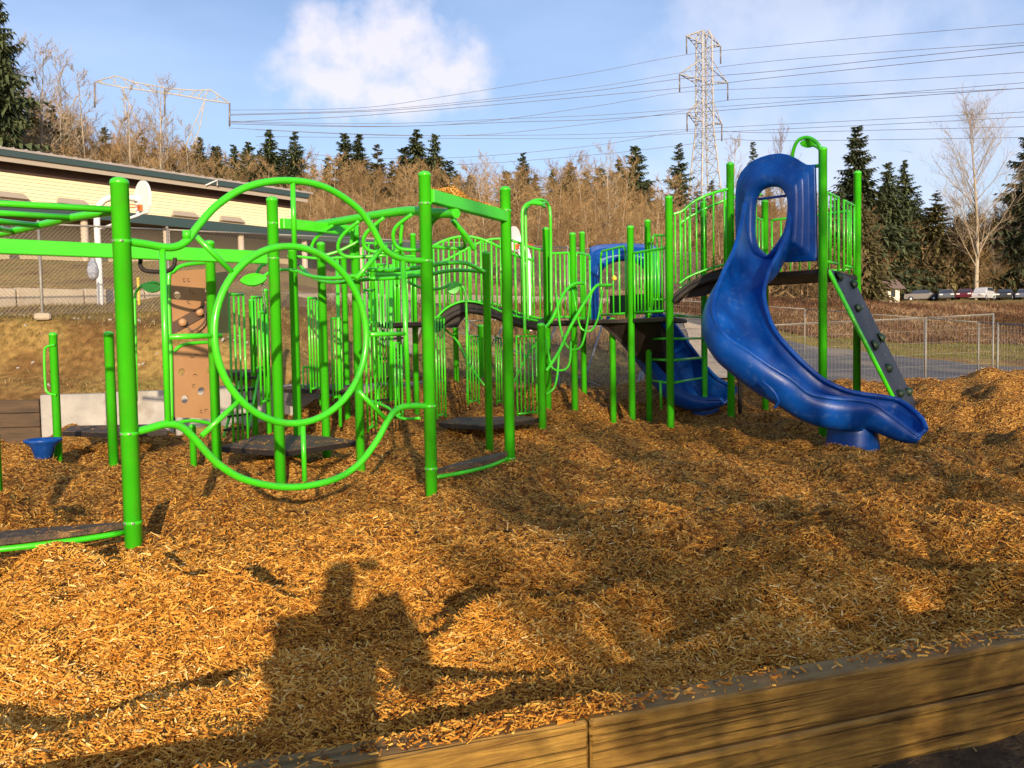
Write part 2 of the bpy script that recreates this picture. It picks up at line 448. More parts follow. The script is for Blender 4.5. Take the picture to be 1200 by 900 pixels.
def ground_mat():
    m = bpy.data.materials.new('bank_soil_and_dry_grass'); m.use_nodes = True
    n, l = m.node_tree.nodes, m.node_tree.links; b = n['Principled BSDF']; b.inputs['Roughness'].default_value = .95; b.inputs['Specular IOR Level'].default_value = .15
    tc = n.new('ShaderNodeTexCoord')
    a = n.new('ShaderNodeTexNoise'); a.inputs['Scale'].default_value = .45; a.inputs['Detail'].default_value = 8; l.new(tc.outputs['Object'], a.inputs['Vector'])
    c = n.new('ShaderNodeTexNoise'); c.inputs['Scale'].default_value = 7; c.inputs['Detail'].default_value = 8; l.new(tc.outputs['Object'], c.inputs['Vector'])
    r1 = n.new('ShaderNodeValToRGB'); e = r1.color_ramp.elements; e[0].position = .38; e[1].position = .66
    e[0].color = (.18, .105, .038, 1); e[1].color = (.23, .185, .05, 1); k = e.new(.5); k.color = (.30, .205, .07, 1)
    l.new(a.outputs[0], r1.inputs[0])
    r2 = n.new('ShaderNodeValToRGB'); e = r2.color_ramp.elements; e[0].position = .3; e[1].position = .75; e[0].color = (.55, .5, .45, 1); e[1].color = (1.35, 1.3, 1.25, 1)
    l.new(c.outputs[0], r2.inputs[0])
    mx = n.new('ShaderNodeMix'); mx.data_type = 'RGBA'; mx.blend_type = 'MULTIPLY'; mx.inputs[0].default_value = 1
    l.new(r1.outputs[0], mx.inputs[6]); l.new(r2.outputs[0], mx.inputs[7]); l.new(mx.outputs[2], b.inputs['Base Color'])
    bp = n.new('ShaderNodeBump'); bp.inputs['Strength'].default_value = .8; bp.inputs['Distance'].default_value = .06; l.new(c.outputs[0], bp.inputs['Height']); l.new(bp.outputs[0], b.inputs['Normal'])
    return m
M['soil'] = ground_mat()
M['dirt'] = mat('dark_damp_soil', (.035, .020, .007), .95, var=(.10, .06, .022), scale=14, bump=1.2, bscale=30)

cols = np.arange(-900, 2101, 10.0)
rows = np.geomspace(13.6, 900, 190)
A, D = np.meshgrid(cols, rows)
X = (A - 600) / 1000 * D
Z = terrain_z(X, D)
setting(np_mesh('ground', np.stack([X, D, Z], -1).reshape(-1, 3), grid_faces(len(rows), len(cols)), M['soil'], smooth=True))
mb = MB(); mb.add([(-1500, -1500, -1.2), (1500, -1500, -1.2), (1500, 1500, -1.2), (-1500, 1500, -1.2)], [(0, 1, 2, 3)])
setting(mb.build('far_ground', M['soil']))
xs = np.concatenate([np.linspace(-120, -6, 14), np.linspace(-5.8, 8, 90), np.linspace(9, 120, 14)])
ts = np.concatenate([[0.0], np.linspace(.02, 3, 60), np.linspace(3.5, 120, 18)])
XX, TT = np.meshgrid(xs, ts); YY = edge_y(XX) + .05 - TT
ZZ = -.13 - .05 * np.minimum(TT, 1.2) + .02 * np.sin(XX * 7 + TT * 5) * np.sin(TT * 9 + XX * 3) + rng.normal(0, .006, XX.shape)
ZZ = np.where(YY > 40, -3, ZZ)
setting(np_mesh('soil_ground', np.stack([XX, YY, ZZ], -1).reshape(-1, 3), grid_faces(len(ts), len(xs))[:, ::-1], M['dirt'], smooth=True))

def chip_mat():
    m = bpy.data.materials.new('wood_chip_bed'); m.use_nodes = True
    n, l = m.node_tree.nodes, m.node_tree.links; b = n['Principled BSDF']; b.inputs['Roughness'].default_value = .85; b.inputs['Specular IOR Level'].default_value = .2
    tc = n.new('ShaderNodeTexCoord')
    v = n.new('ShaderNodeTexVoronoi'); v.inputs['Scale'].default_value = 34; v.inputs['Randomness'].default_value = 1
    wz = n.new('ShaderNodeTexNoise'); wz.inputs['Scale'].default_value = 16; wz.inputs['Detail'].default_value = 4
    l.new(tc.outputs['Object'], wz.inputs['Vector'])
    vm = n.new('ShaderNodeVectorMath'); vm.operation = 'MULTIPLY_ADD'; l.new(wz.outputs['Color'], vm.inputs[0]); vm.inputs[1].default_value = (.09, .05, .05); l.new(tc.outputs['Object'], vm.inputs[2])
    l.new(vm.outputs[0], v.inputs['Vector'])
    cr = n.new('ShaderNodeValToRGB'); e = cr.color_ramp.elements; e[0].position = 0; e[1].position = 1
    e[0].color = (.07, .024, .005, 1); e[1].color = (.52, .30, .08, 1); k = e.new(.35); k.color = (.22, .09, .016, 1); k = e.new(.7); k.color = (.42, .21, .04, 1)
    sx = n.new('ShaderNodeSeparateColor'); l.new(v.outputs['Color'], sx.inputs[0]); l.new(sx.outputs[0], cr.inputs[0])
    l.new(cr.outputs[0], b.inputs['Base Color'])
    bp = n.new('ShaderNodeBump'); bp.inputs['Strength'].default_value = 1; bp.inputs['Distance'].default_value = .03
    ad = n.new('ShaderNodeMath'); ad.operation = 'ADD'; l.new(v.outputs['Distance'], ad.inputs[0]); l.new(sx.outputs[1], ad.inputs[1])
    l.new(ad.outputs[0], bp.inputs['Height']); l.new(bp.outputs[0], b.inputs['Normal'])
    return m
M['chipbed'] = chip_mat()
ca = np.arange(-1.35, 1.36, .0052)
cu = np.linspace(0, 1, 300)
CA, CU = np.meshgrid(ca, cu)
Y0 = (2.66 + .11) / (1 - .36 * CA)
CY = Y0 * (22.0 / Y0) ** CU; CX = CA * CY
CZ = chip_z(CX, CY) + rng.normal(0, .008, CX.shape)
setting(np_mesh('wood_chip_ground', np.stack([CX, CY, CZ], -1).reshape(-1, 3), grid_faces(len(cu), len(ca)), M['chipbed'], smooth=True))
M['chips'] = attr_mat('wood_chips', [(0, (.085, .026, .004)), (.25, (.39, .140, .014)), (.55, (.68, .315, .042)), (.87, (.85, .49, .10)), (1, (.94, .72, .32))], .75, spec=.25)

def chips_mesh(name, x, y, z, smin=.014, smax=.045, tilt=.35, thick=False):
    N = len(x)
    L = rng.uniform(smin, smax, N) * rng.choice([.4, .55, .8, 1, 1.2, 2.0], N) * .40
    W = rng.uniform(.0015, .0050, N) * (1 + L * 8)
    th = rng.uniform(0, math.pi, N)
    d = np.stack([np.cos(th), np.sin(th), rng.normal(0, tilt, N)], -1); d /= np.linalg.norm(d, axis=1)[:, None]
    nn = np.stack([rng.normal(0, tilt, N), rng.normal(0, tilt, N), np.ones(N)], -1)
    s = np.cross(nn, d); s /= np.linalg.norm(s, axis=1)[:, None]
    nrm = np.cross(d, s)
    c = np.stack([x, y, z], -1)
    Ld, Ws = d * L[:, None], s * W[:, None]
    taper = rng.uniform(.1, .9, N)[:, None]; tap2 = rng.uniform(.3, 1, N)[:, None]; sk = Ld * rng.uniform(-.25, .25, N)[:, None]
    P = [c - Ld - Ws * tap2 + sk, c + Ld - Ws * taper, c + Ld + Ws * taper + sk, c - Ld + Ws * tap2]
    tone = np.clip(rng.beta(1.7, 1.8, N) + .10 * np.sin(x * 1.3 + 2 * np.sin(y * .8)) * np.sin(y * 1.7 + x * .5), 0, 1)
    if not thick:
        V = np.stack(P, 1).reshape(-1, 3); F = np.arange(N * 4).reshape(-1, 4)
        return np_mesh(name, V, F, M['chips'], tone=np.repeat(tone, 4))
    T = nrm * (rng.uniform(.0008, .0030, N))[:, None]
    bow = nrm * (L * rng.uniform(-.12, .12, N))[:, None]
    P8 = [p - T + bow for p in P] + [p + T + bow for p in P]
    V = np.stack(P8, 1).reshape(-1, 3)
    q = np.array([[4, 5, 6, 7], [0, 1, 5, 4], [1, 2, 6, 5], [2, 3, 7, 6], [3, 0, 4, 7]])
    F = (np.arange(N)[:, None, None] * 8 + q[None]).reshape(-1, 4)
    return np_mesh(name, V, F, M['chips'], tone=np.repeat(tone, 8))
def stuff(o): o['kind'] = 'stuff'; return o
N = 620000
a = rng.uniform(-.74, .74, N); u = rng.uniform(0, 1, N) ** .85
y0 = 2.80 / (1 - .36 * a); y = y0 * (19.5 / y0) ** u; x = a * y
z = chip_z(x, y) + rng.uniform(-.004, .016, N)
near = rng.uniform(0, 1, N) > smooth(3.6, 7.5, y)
stuff(chips_mesh('wood_chips', x[near], y[near], z[near] + .002, .020, .056, .42, thick=True))
stuff(chips_mesh('distant_wood_chips', x[~near], y[~near], z[~near], .022, .06, .45))

# timber edge: two courses of squared timbers
TIM_DIR = Vector((1, .36, 0)).normalized(); TIM_ROT = Matrix((TIM_DIR, Vector((-TIM_DIR.y, TIM_DIR.x, 0)), Vector((0, 0, 1)))).transposed()
def timber_mat():
    m = bpy.data.materials.new('treated_timber'); m.use_nodes = True
    n, l = m.node_tree.nodes, m.node_tree.links; b = n['Principled BSDF']; b.inputs['Roughness'].default_value = .75; b.inputs['Specular IOR Level'].default_value = .25
    tc = n.new('ShaderNodeTexCoord')
    rt = n.new('ShaderNodeMapping'); rt.inputs['Rotation'].default_value = (0, 0, -math.atan(.36)); l.new(tc.outputs['Object'], rt.inputs[0])
    mp = n.new('ShaderNodeMapping'); mp.inputs['Scale'].default_value = (1.3, 9, 15); l.new(rt.outputs[0], mp.inputs[0])
    g = n.new('ShaderNodeTexNoise'); g.inputs['Scale'].default_value = 2.4; g.inputs['Detail'].default_value = 9; g.inputs['Roughness'].default_value = .65; g.inputs['Distortion'].default_value = .6; l.new(mp.outputs[0], g.inputs['Vector'])
    cr = n.new('ShaderNodeValToRGB'); e = cr.color_ramp.elements; e[0].position = .28; e[1].position = .72
    e[0].color = (.13, .060, .012, 1); e[1].color = (.52, .31, .060, 1); k = e.new(.5); k.color = (.31, .175, .036, 1); l.new(g.outputs[0], cr.inputs[0])
    s = n.new('ShaderNodeTexNoise'); s.inputs['Scale'].default_value = 3.0; s.inputs['Detail'].default_value = 5; l.new(rt.outputs[0], s.inputs['Vector'])
    r2 = n.new('ShaderNodeValToRGB'); e = r2.color_ramp.elements; e[0].position = .35; e[1].position = .6; e[0].color = (.45, .42, .38, 1); e[1].color = (1, 1, 1, 1); l.new(s.outputs[0], r2.inputs[0])
    mx = n.new('ShaderNodeMix'); mx.data_type = 'RGBA'; mx.blend_type = 'MULTIPLY'; mx.inputs[0].default_value = 1; l.new(cr.outputs[0], mx.inputs[6]); l.new(r2.outputs[0], mx.inputs[7])
    # upper faces mixed toward a flat brown, following the normal of the wood
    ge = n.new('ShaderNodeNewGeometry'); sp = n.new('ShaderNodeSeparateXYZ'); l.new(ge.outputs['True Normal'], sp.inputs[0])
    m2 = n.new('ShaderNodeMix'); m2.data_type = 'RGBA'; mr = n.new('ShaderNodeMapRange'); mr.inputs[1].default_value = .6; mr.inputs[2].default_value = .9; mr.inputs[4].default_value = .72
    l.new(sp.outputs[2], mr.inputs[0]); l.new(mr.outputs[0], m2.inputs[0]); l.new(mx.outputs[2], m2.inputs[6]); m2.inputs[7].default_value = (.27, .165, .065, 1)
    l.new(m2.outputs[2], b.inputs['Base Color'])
    # drying cracks and knots
    m3 = n.new('ShaderNodeMapping'); m3.inputs['Scale'].default_value = (.5, 10, 34); l.new(rt.outputs[0], m3.inputs[0])
    ck = n.new('ShaderNodeTexNoise'); ck.inputs['Scale'].default_value = 1.6; ck.inputs['Detail'].default_value = 3; l.new(m3.outputs[0], ck.inputs['Vector'])
    cm = n.new('ShaderNodeMapRange'); cm.inputs[1].default_value = .36; cm.inputs[2].default_value = .42; l.new(ck.outputs[0], cm.inputs[0])
    kv = n.new('ShaderNodeTexVoronoi'); kv.inputs['Scale'].default_value = 1.0
    m4 = n.new('ShaderNodeMapping'); m4.inputs['Scale'].default_value = (2.6, 6, 6); l.new(rt.outputs[0], m4.inputs[0]); l.new(m4.outputs[0], kv.inputs['Vector'])
    km = n.new('ShaderNodeMapRange'); km.inputs[1].default_value = .10; km.inputs[2].default_value = .20; km.inputs[3].default_value = .5; l.new(kv.outputs['Distance'], km.inputs[0])
    ml = n.new('ShaderNodeMath'); ml.operation = 'MULTIPLY'; mlr = n.new('ShaderNodeMapRange'); mlr.inputs[3].default_value = .62; l.new(cm.outputs[0], mlr.inputs[0]); l.new(mlr.outputs[0], ml.inputs[0]); l.new(km.outputs[0], ml.inputs[1])
    m5 = n.new('ShaderNodeMix'); m5.data_type = 'RGBA'; m5.blend_type = 'MULTIPLY'; m5.inputs[0].default_value = 1; l.new(m2.outputs[2], m5.inputs[6]); l.new(ml.outputs[0], m5.inputs[7]); l.new(m5.outputs[2], b.inputs['Base Color'])
    ah = n.new('ShaderNodeMath'); ah.operation = 'ADD'; l.new(g.outputs[0], ah.inputs[0]); l.new(cm.outputs[0], ah.inputs[1])
    bp = n.new('ShaderNodeBump'); bp.inputs['Strength'].default_value = .9; bp.inputs['Distance'].default_value = .010; l.new(ah.outputs[0], bp.inputs['Height']); l.new(bp.outputs[0], b.inputs['Normal'])
    return m
M['timber'] = timber_mat()
te = thing('timber_retaining_edge', 'low weathered timber edge of two stacked courses holding the wood chips', 'retaining edge', (0, 2.66, -.1))
def timber(x0, x1, z0, z1, depth=.14, out=0.0):
    c = (x0 + x1) / 2; L = (x1 - x0) / TIM_DIR.x
    n_ = Vector((-TIM_DIR.y, TIM_DIR.x, 0))
    mb = MB(); p = Vector((c, edge_y(c), (z0 + z1) / 2)) + n_ * (depth / 2 + out)
    mb.box(p, (L, depth, z1 - z0), TIM_ROT, .009)
    o = mb.build('timber', M['timber'], te)
for x0, x1, z1 in ((-7.2, -3.53, .248), (-3.52, .232, .252), (.240, 3.55, .250), (3.56, 7.2, .246)):
    timber(x0, x1, .070, z1, out=random.uniform(0, .004))
for x0, x1 in ((-7.2, -5.0), (-4.99, -1.6), (-1.59, 2.9), (2.91, 5.0), (5.01, 7.2)):
    timber(x0, x1, -.20, .066, out=-.006 + random.uniform(0, .004))
# chips spilled on the timber top
def on_timber(px_c, spread, n):
    xs_ = []
    for _ in range(n):
        px = random.gauss(px_c, spread); w = random.random() ** .7
        q = on_z(px, 850, .25); s_ = q.x
        # solve on the line
        r_ = (px - 600) / 1000; yy = 2.66 / (1 - .36 * r_); xx = r_ * yy
        off = w * .135
        xs_.append((xx - TIM_DIR.y * off, yy + TIM_DIR.x * off))
    return np.array(xs_)
P = np.concatenate([on_timber(650, 55, 900), on_timber(560, 60, 520), on_timber(800, 150, 170), on_timber(1150, 60, 220), on_timber(350, 200, 200)])
h = rng.uniform(.254, .268, len(P)) + .022 * np.exp(-((P[:, 0] - .15) / .25) ** 2) * rng.uniform(0, 1, len(P))
stuff(chips_mesh('spilled_wood_chips', P[:, 0], P[:, 1], h, .018, .038, .28, thick=True))
# chips and litter on the soil outside
n = 900; xx = rng.uniform(.5, 4.5, n); yy = edge_y(xx) - rng.uniform(.02, 1.3, n) ** 1.2
o = chips_mesh('soil_litter_chips', xx, yy, np.full(n, -.135) - .05 * np.minimum(edge_y(xx) - yy, 1.2) + .02, .02, .05, .5, thick=True); stuff(o)
o.data.materials[0] = attr_mat('litter', [(0, (.03, .018, .008)), (.7, (.12, .07, .03)), (1, (.40, .26, .12))])

# ------------------------------------------------------------------ scattered blades (grass, brush)
def blades(name, material, x, y, z, hmin, hmax, w, lean=.5, up=1.0):
    N = len(x); h = rng.uniform(hmin, hmax, N)
    th = rng.uniform(0, 2 * math.pi, N)
    d = np.stack([np.cos(th) * lean * rng.uniform(0, 1, N), np.sin(th) * lean * rng.uniform(0, 1, N), np.full(N, up)], -1); d /= np.linalg.norm(d, axis=1)[:, None]
    ph = rng.uniform(0, 2 * math.pi, N); s = np.stack([np.cos(ph), np.sin(ph), np.zeros(N)], -1) * (w * rng.uniform(.5, 1, N))[:, None]
    c = np.stack([x, y, z], -1)
    V = np.stack([c - s, c + s, c + d * h[:, None]], 1).reshape(-1, 3)
    return stuff(np_mesh(name, V, np.arange(N * 3).reshape(-1, 3), material, tone=np.repeat(rng.uniform(0, 1, N), 3)))
def scatter(n, px0, px1, d0, d1, clump=0):
    a = (rng.uniform(px0, px1, n) - 600) / 1000; y = np.sqrt(rng.uniform(d0 ** 2, d1 ** 2, n)); x = a * y
    if clump:
        k = np.sin(x * 1.7 + 2 * np.sin(y * .9)) + np.sin(y * 2.3 + x * .6) + rng.normal(0, .8, n)
        m = k > -clump; x, y = x[m], y[m]
    return x, y
x, y = scatter(42000, -250, 560, 15.1, 22, 1.0); blades('bank_grass', M['drygrass'], x, y, terrain_z(x, y) - .02, .03, .13, .010, 1.2)
x, y = scatter(26000, 560, 900, 19, 40, .6); blades('slope_grass', M['drygrass'], x, y, terrain_z(x, y) - .02, .05, .2, .018, 1.2)
x, y = scatter(30000, 640, 1350, 33, 38, 2); k = y > np.interp(600 + 1000 * x / y, [640, 850, 970, 1100, 1200, 1350], [40, 36.3, 34.3, 32.3, 30.3, 28]); x, y = x[k], y[k]
blades('verge_grass', M['lawn'], x, y, terrain_z(x, y) - .02, .04, .14, .02, 1.0)
x, y = scatter(110000, 560, 1400, 37.5, 70, 1.2)
blades('brambles', M['brush'], x, y, terrain_z(x, y) - .05, .12, .42, .03, 1.9)
x, y = scatter(16000, 380, 760, 24, 40, .4); blades('dead_brush', M['brush'], x, y, terrain_z(x, y) - .05, .15, .6, .02, 1.4)
# pale stones on the bank
n = 90; x, y = scatter(n, -60, 330, 15.4, 18.3)
mb = MB()
for i in range(len(x)):
    s = random.uniform(.01, .045); mb.box((x[i], y[i], tz(x[i], y[i]) + s * .2), (s * 2, s * 1.5, s), Euler((random.random(), random.random(), random.random() * 6)).to_matrix(), s * .35)
stuff(mb.build('bank_stones', M['concrete']))

# road
def road_mat():
    m = mat('worn_asphalt', (.075, .072, .072), .85, var=(.12, .115, .11), scale=1.2, bump=.3, bscale=40, stretch=(.15, 1, 1), dirt=((.34, .27, .18), .22, .8))
    return m
M['road'] = road_mat()
rc = np.arange(745, 1900, 12.0); ru = np.linspace(0, 1, 26)
dn = np.interp(rc, [745, 850, 1000, 1200, 1900], [30, 26, 22, 19, 12]); df = np.interp(rc, [745, 850, 970, 1100, 1200, 1500, 1900], [38, 36, 34, 32, 30, 25, 20])
D = dn[None] + (df - dn)[None] * ru[:, None]; X = (rc[None] - 600) / 1000 * D
setting(np_mesh('road', np.stack([X, D, terrain_z(X, D) + .07], -1).reshape(-1, 3), grid_faces(len(ru), len(rc)), M['road'], smooth=True))
# gravel path climbing left of the road
rc = np.arange(806, 900, 6.0); D = np.linspace(22, 33, 24)[:, None] * np.ones((1, len(rc))); X = (rc[None] + 1.5 * (30 - D) - 600) / 1000 * D
M['gravel'] = mat('pale_gravel', (.30, .24, .17), .95, var=(.42, .35, .26), scale=3, bump=.5)
setting(np_mesh('gravel_path', np.stack([X, D, terrain_z(X, D) + .10], -1).reshape(-1, 3), grid_faces(24, len(rc)), M['gravel'], smooth=True))
rc = np.arange(448, 492, 5.0); D = np.linspace(21, 34, 24)[:, None] * np.ones((1, len(rc))); X = (rc[None] - .5 * (30 - D) - 600) / 1000 * D
setting(np_mesh('gravel_track', np.stack([X, D, terrain_z(X, D) + .08], -1).reshape(-1, 3), grid_faces(24, len(rc)), M['gravel'], smooth=True))

# concrete edge wall at the left back, with the dark board before it
def wall_between(name, A, B, z0, z1, th, material, parent, bev=.01):
    A, B = Vector((A[0], A[1], 0)), Vector((B[0], B[1], 0)); d = (B - A); L = d.length; d.normalize()
    rot = Matrix((d, Vector((-d.y, d.x, 0)), Vector((0, 0, 1)))).transposed()
    mb = MB(); c = (A + B) / 2; mb.box((c.x, c.y, (z0 + z1) / 2), (L, th, z1 - z0), rot, bev)
    return mb.build(name, material, parent)
def W(px, d): return Vector(((px - 600) / 1000 * d, d, 0))
cw = thing('concrete_edge_wall', 'low pale concrete edging wall at the foot of the grassy bank', 'wall', (W(48, 14.35).x, 14.35, 0))
pts = [(48, 14.35), (125, 14.5), (203, 14.7), (290, 15.2), (380, 15.9), (470, 17.2), (545, 18.6)]
zt = [.74, .76, .80, .78, .72, .70, .68]
for i in range(len(pts) - 1):
    A_, B_ = W(*pts[i]), W(*pts[i + 1]); e = (B_ - A_).normalized() * .006
    wall_between('concrete_block', A_ + e, B_ - e, -.4, zt[i], .2, M['concrete'], cw, .012)
bw = thing('board_edge_wall', 'dark weathered board edging at the far left of the chip bed', 'wall', (W(20, 14.3).x, 14.3, 0))
for k, (z0, z1) in enumerate(((-.3, .20), (.206, .44), (.446, .66))):
    wall_between('board', W(-240, 14.1), W(46, 14.33), z0, z1, .1 + .004 * k, M['oldwood'], bw, .01)

# ------------------------------------------------------------------ school fence, curb, hoops
DIRF = Vector((.648, .762, 0))
def chainlink(parent, A, B, zA, zB, h, step=.085, r=.0035, mesh_name='chain_link_mesh', z_low=0.04, square=False, vstep=.06, hstep=.25):
    """A,B ground xy; ribs of wire between z+z_low and z+h"""
    A, B = Vector((A[0], A[1], 0)), Vector((B[0], B[1], 0)); d = B - A; L = d.length; d.normalize()
    nrm = Vector((-d.y, d.x, 0)); H = h - z_low; V = []; F = []
    def seg(s0, t0, s1, t1):
        P0 = A + d * s0 + Vector((0, 0, zA + (zB - zA) * s0 / L + z_low + t0)); P1 = A + d * s1 + Vector((0, 0, zA + (zB - zA) * s1 / L + z_low + t1))
        t = (P1 - P0).normalized(); a_ = t.cross(nrm).normalized() * r; b_ = nrm * r
        b0 = len(V)
        for P_ in (P0, P1): V.extend([P_ + a_, P_ - a_ * .5 + b_ * .87, P_ - a_ * .5 - b_ * .87])
        F.extend([(b0, b0 + 1, b0 + 4, b0 + 3), (b0 + 1, b0 + 2, b0 + 5, b0 + 4), (b0 + 2, b0, b0 + 3, b0 + 5)])
    if square:
        s = 0
        while s < L: seg(s, 0, s, H); s += vstep
        t = 0
        while t < H: seg(0, t, L, t); t += hstep
    else:
        s = -H
        while s < L:
            s0, t0, s1, t1 = s, 0, s + H, H
            if s0 < 0: t0 = -s0; s0 = 0
            if s1 > L: t1 = H - (s1 - L); s1 = L
            if t1 > t0: seg(s0, t0, s1, t1); seg(s0, H - t0, s1, H - t1)
            s += step
    o = np_mesh(mesh_name, np.array([tuple(v - OFF[parent.name]) for v in V]), np.array(F), M['wire'], parent)
    stuff(o); return o
F0 = W(53, 17.2)
sf = thing('chain_link_fence', 'long galvanised chain link fence along the top of the school bank', 'fence', (F0.x, F0.y, tz(F0.x, F0.y)))
def along(s): return F0 + DIRF * s
def sfz(s):                                         # fence foot line, straight in sections
    return 2.16 + .045 * s if s > -3 else 2.16 + .045 * s
FH = 1.88
posts = [-5.2, -2.6, 0, 2.7, 5.5, 8.4, 11.4, 14.5, 17.7, 21, 24.5, 28]
for s in posts:
    p = along(s); z0 = sfz(s); mb = MB(); mb.tube([(p.x, p.y, z0 - .9), (p.x, p.y, z0 + FH)], .030, 8); mb.lathe((p.x, p.y, z0 + FH - .01), [(.036, 0), (.036, .03), (.012, .06)], 8)
    mb.build('fence_post', M['galv'], sf)
for a_, b_ in zip(posts[:-1], posts[1:]):
    A_, B_ = along(a_), along(b_)
    MB().tube([(A_.x, A_.y, sfz(a_) + FH - .03), (B_.x, B_.y, sfz(b_) + FH - .03)], .021, 8).build('top_rail', M['galv'], sf)
A_, B_ = along(posts[0]) + Vector((0, .02, 0)), along(posts[-1]) + Vector((0, .02, 0))
chainlink(sf, A_, B_, sfz(posts[0]), sfz(posts[-1]), FH - .04)
mb = MB(); mb.box((F0.x + .02, F0.y - .02, sfz(0) + .0), (.3, .25, .14), Euler((0, 0, .4)).to_matrix(), .03); mb.build('post_footing', M['curb'], sf)
# block curb behind the fence
cb = thing('block_curb', 'row of tan concrete curb blocks behind the chain link fence', 'curb', (along(0).x, along(0).y + 3, 2.4))
C0 = W(5, 20.0)
s = -9.0
while s < 36:
    L_ = 1.55; p = C0 + DIRF * (s + L_ / 2); rot = Matrix((DIRF, Vector((-DIRF.y, DIRF.x, 0)), Vector((0, 0, 1)))).transposed()
    zc = 2.50 + (s + 9) * .019
    mb = MB(); mb.box((p.x, p.y, zc - .02 + .0), (L_ - .025, .3, .62), rot @ Euler((0, 0, random.uniform(-.006, .006))).to_matrix(), .02); mb.build('curb_block', M['curb'], cb); s += L_
# basketball hoops
def hoop(px_pole, py_foot, d, py_top, px_board, board_py, bw, bh, label, fan=True, flip=1, yaw=0.0):
    F_ = PX(px_pole, py_foot, d); t = thing('basketball_hoop', label, 'basketball hoop', F_)
    top = PX(px_pole, py_top, d); Bc = PX(px_board, board_py, d - .5)
    mb = MB()
    P_ = [F_ - Vector((0, 0, .4)), F_ + Vector((0, 0, 1)), Vector((F_.x, F_.y, top.z - .45)), Vector((F_.x + .12 * flip, F_.y, top.z - .12)), Vector((F_.x + .45 * flip, F_.y - .05, top.z)), Vector((Bc.x - .1 * flip, Bc.y + .1, Bc.z + .02))]
    mb.tube(spline(P_, 6), .075, 10); mb.build('pole', M['white'], t)
    MB().tube([Vector((F_.x + .05 * flip, F_.y, top.z - .75)), Bc + Vector((-.1 * flip, .1, -.35))], .03, 8).build('brace', M['white'], t)
    rot = Euler((0, 0, yaw)).to_matrix()
    if fan:
        pl = [(-.62, -.30), (-.46, -.52), (.46, -.52), (.62, -.30)] + [(.68 * math.cos(a), .62 * math.sin(a)) for a in [i * math.pi / 12 for i in range(13)]]
    else: pl = [(-.7, -.5), (.7, -.5), (.7, .5), (-.7, .5)]
    mb = MB(); mb.slab([Bc + rot @ Vector((a * bw, 0, b * bh)) for a, b in pl], rot @ Vector((0, 1, 0)), .05)
    bo = mb.build('backboard', M['white'], t)
    rim = Bc + rot @ Vector((0, -.32, -.28 * bh))
    mb = MB(); mb.tube([rim + rot @ Vector((.23 * math.cos(a), .23 * math.sin(a), 0)) for a in [i * math.pi / 10 for i in range(20)]], .012, 6, closed=True)
    mb.box(rim + rot @ Vector((0, .27, -.02)), (.10, .08, .14), rot); mb.build('rim', M['orange'], t)
hoop(118, 358, 21.0, 232, 166, 233, .62, .70, 'white basketball hoop with fan shaped backboard before the school fence', yaw=-.75)
hoop(621, 372, 25.0, 285, 604, 281, .62, .62, 'white basketball hoop seen edge on behind the arched bridge', flip=-1, yaw=1.15)
# yellow marker post and bundle on the fence
p = PX(163, 358, 20.4); t = thing('marker_post', 'short yellow marker post behind the school fence', 'post', p)
MB().tube([p - Vector((0, 0, .3)), p + Vector((0, 0, .62))], .035, 8).build('pipe', M['yellow'], t)
MB().lathe(p + Vector((0, 0, .62)), [(.04, 0), (.04, .03), (.02, .05)], 8).build('cap', M['yellow'], t)
q = PX(109, 316, 19.4); M['bag'] = mat('blue_grey_cloth', (.20, .25, .36), .9, var=(.5, .52, .58), scale=14)
mb = MB(); mb.lathe(q - Vector((0, 0, .22)), [(.05, 0), (.11, .06), (.13, .2), (.10, .34), (.05, .44), (.02, .48)], 10); tag(mb.build('hanging_jacket', M['bag']), 'blue and white jacket hung behind the school fence', 'jacket')

# ------------------------------------------------------------------ school building
B0 = Vector((-24, 40, 0)); NB = Vector((DIRF.y, -DIRF.x, 0))     # outward normal, toward the playground
def BP(s, out, z): p = B0 + DIRF * s + NB * out; return Vector((p.x, p.y, z))
sb = thing('school_building', 'long low school building with cream upper wall and dark teal eaves', 'building', BP(0, 0, 5.5))
ROTB = Matrix((DIRF, Vector((-DIRF.y, DIRF.x, 0)), Vector((0, 0, 1)))).transposed()
def bbox(name, s0, s1, o0, o1, z0, z1, m_, parent=None, slope=0.0, bev=0.0):
    mb = MB(); vs = []
    for z in (z0, z1):
        for s_, o_ in ((s0, o1), (s1, o1), (s1, o0), (s0, o0)): vs.append(BP(s_, o_, z + slope * (o_ - o0)))
    mb.add(vs, [(3, 2, 1, 0), (4, 5, 6, 7), (0, 1, 5, 4), (1, 2, 6, 5), (2, 3, 7, 6), (3, 0, 4, 7)])
    return mb.build(name, m_, parent or sb)
S0, S1 = -22, 17.2
ZT = 10.75; ZU = 9.95
M['lapshade'] = mat('lap_shadow_backing', (.42, .36, .23), .8)  # darker cream behind the boards, seen in the gaps as lap shadow lines
bbox('upper_wall_core', S0, S1 - .5, -9, -.06, 4.5, ZT - .25, M['lapshade'])
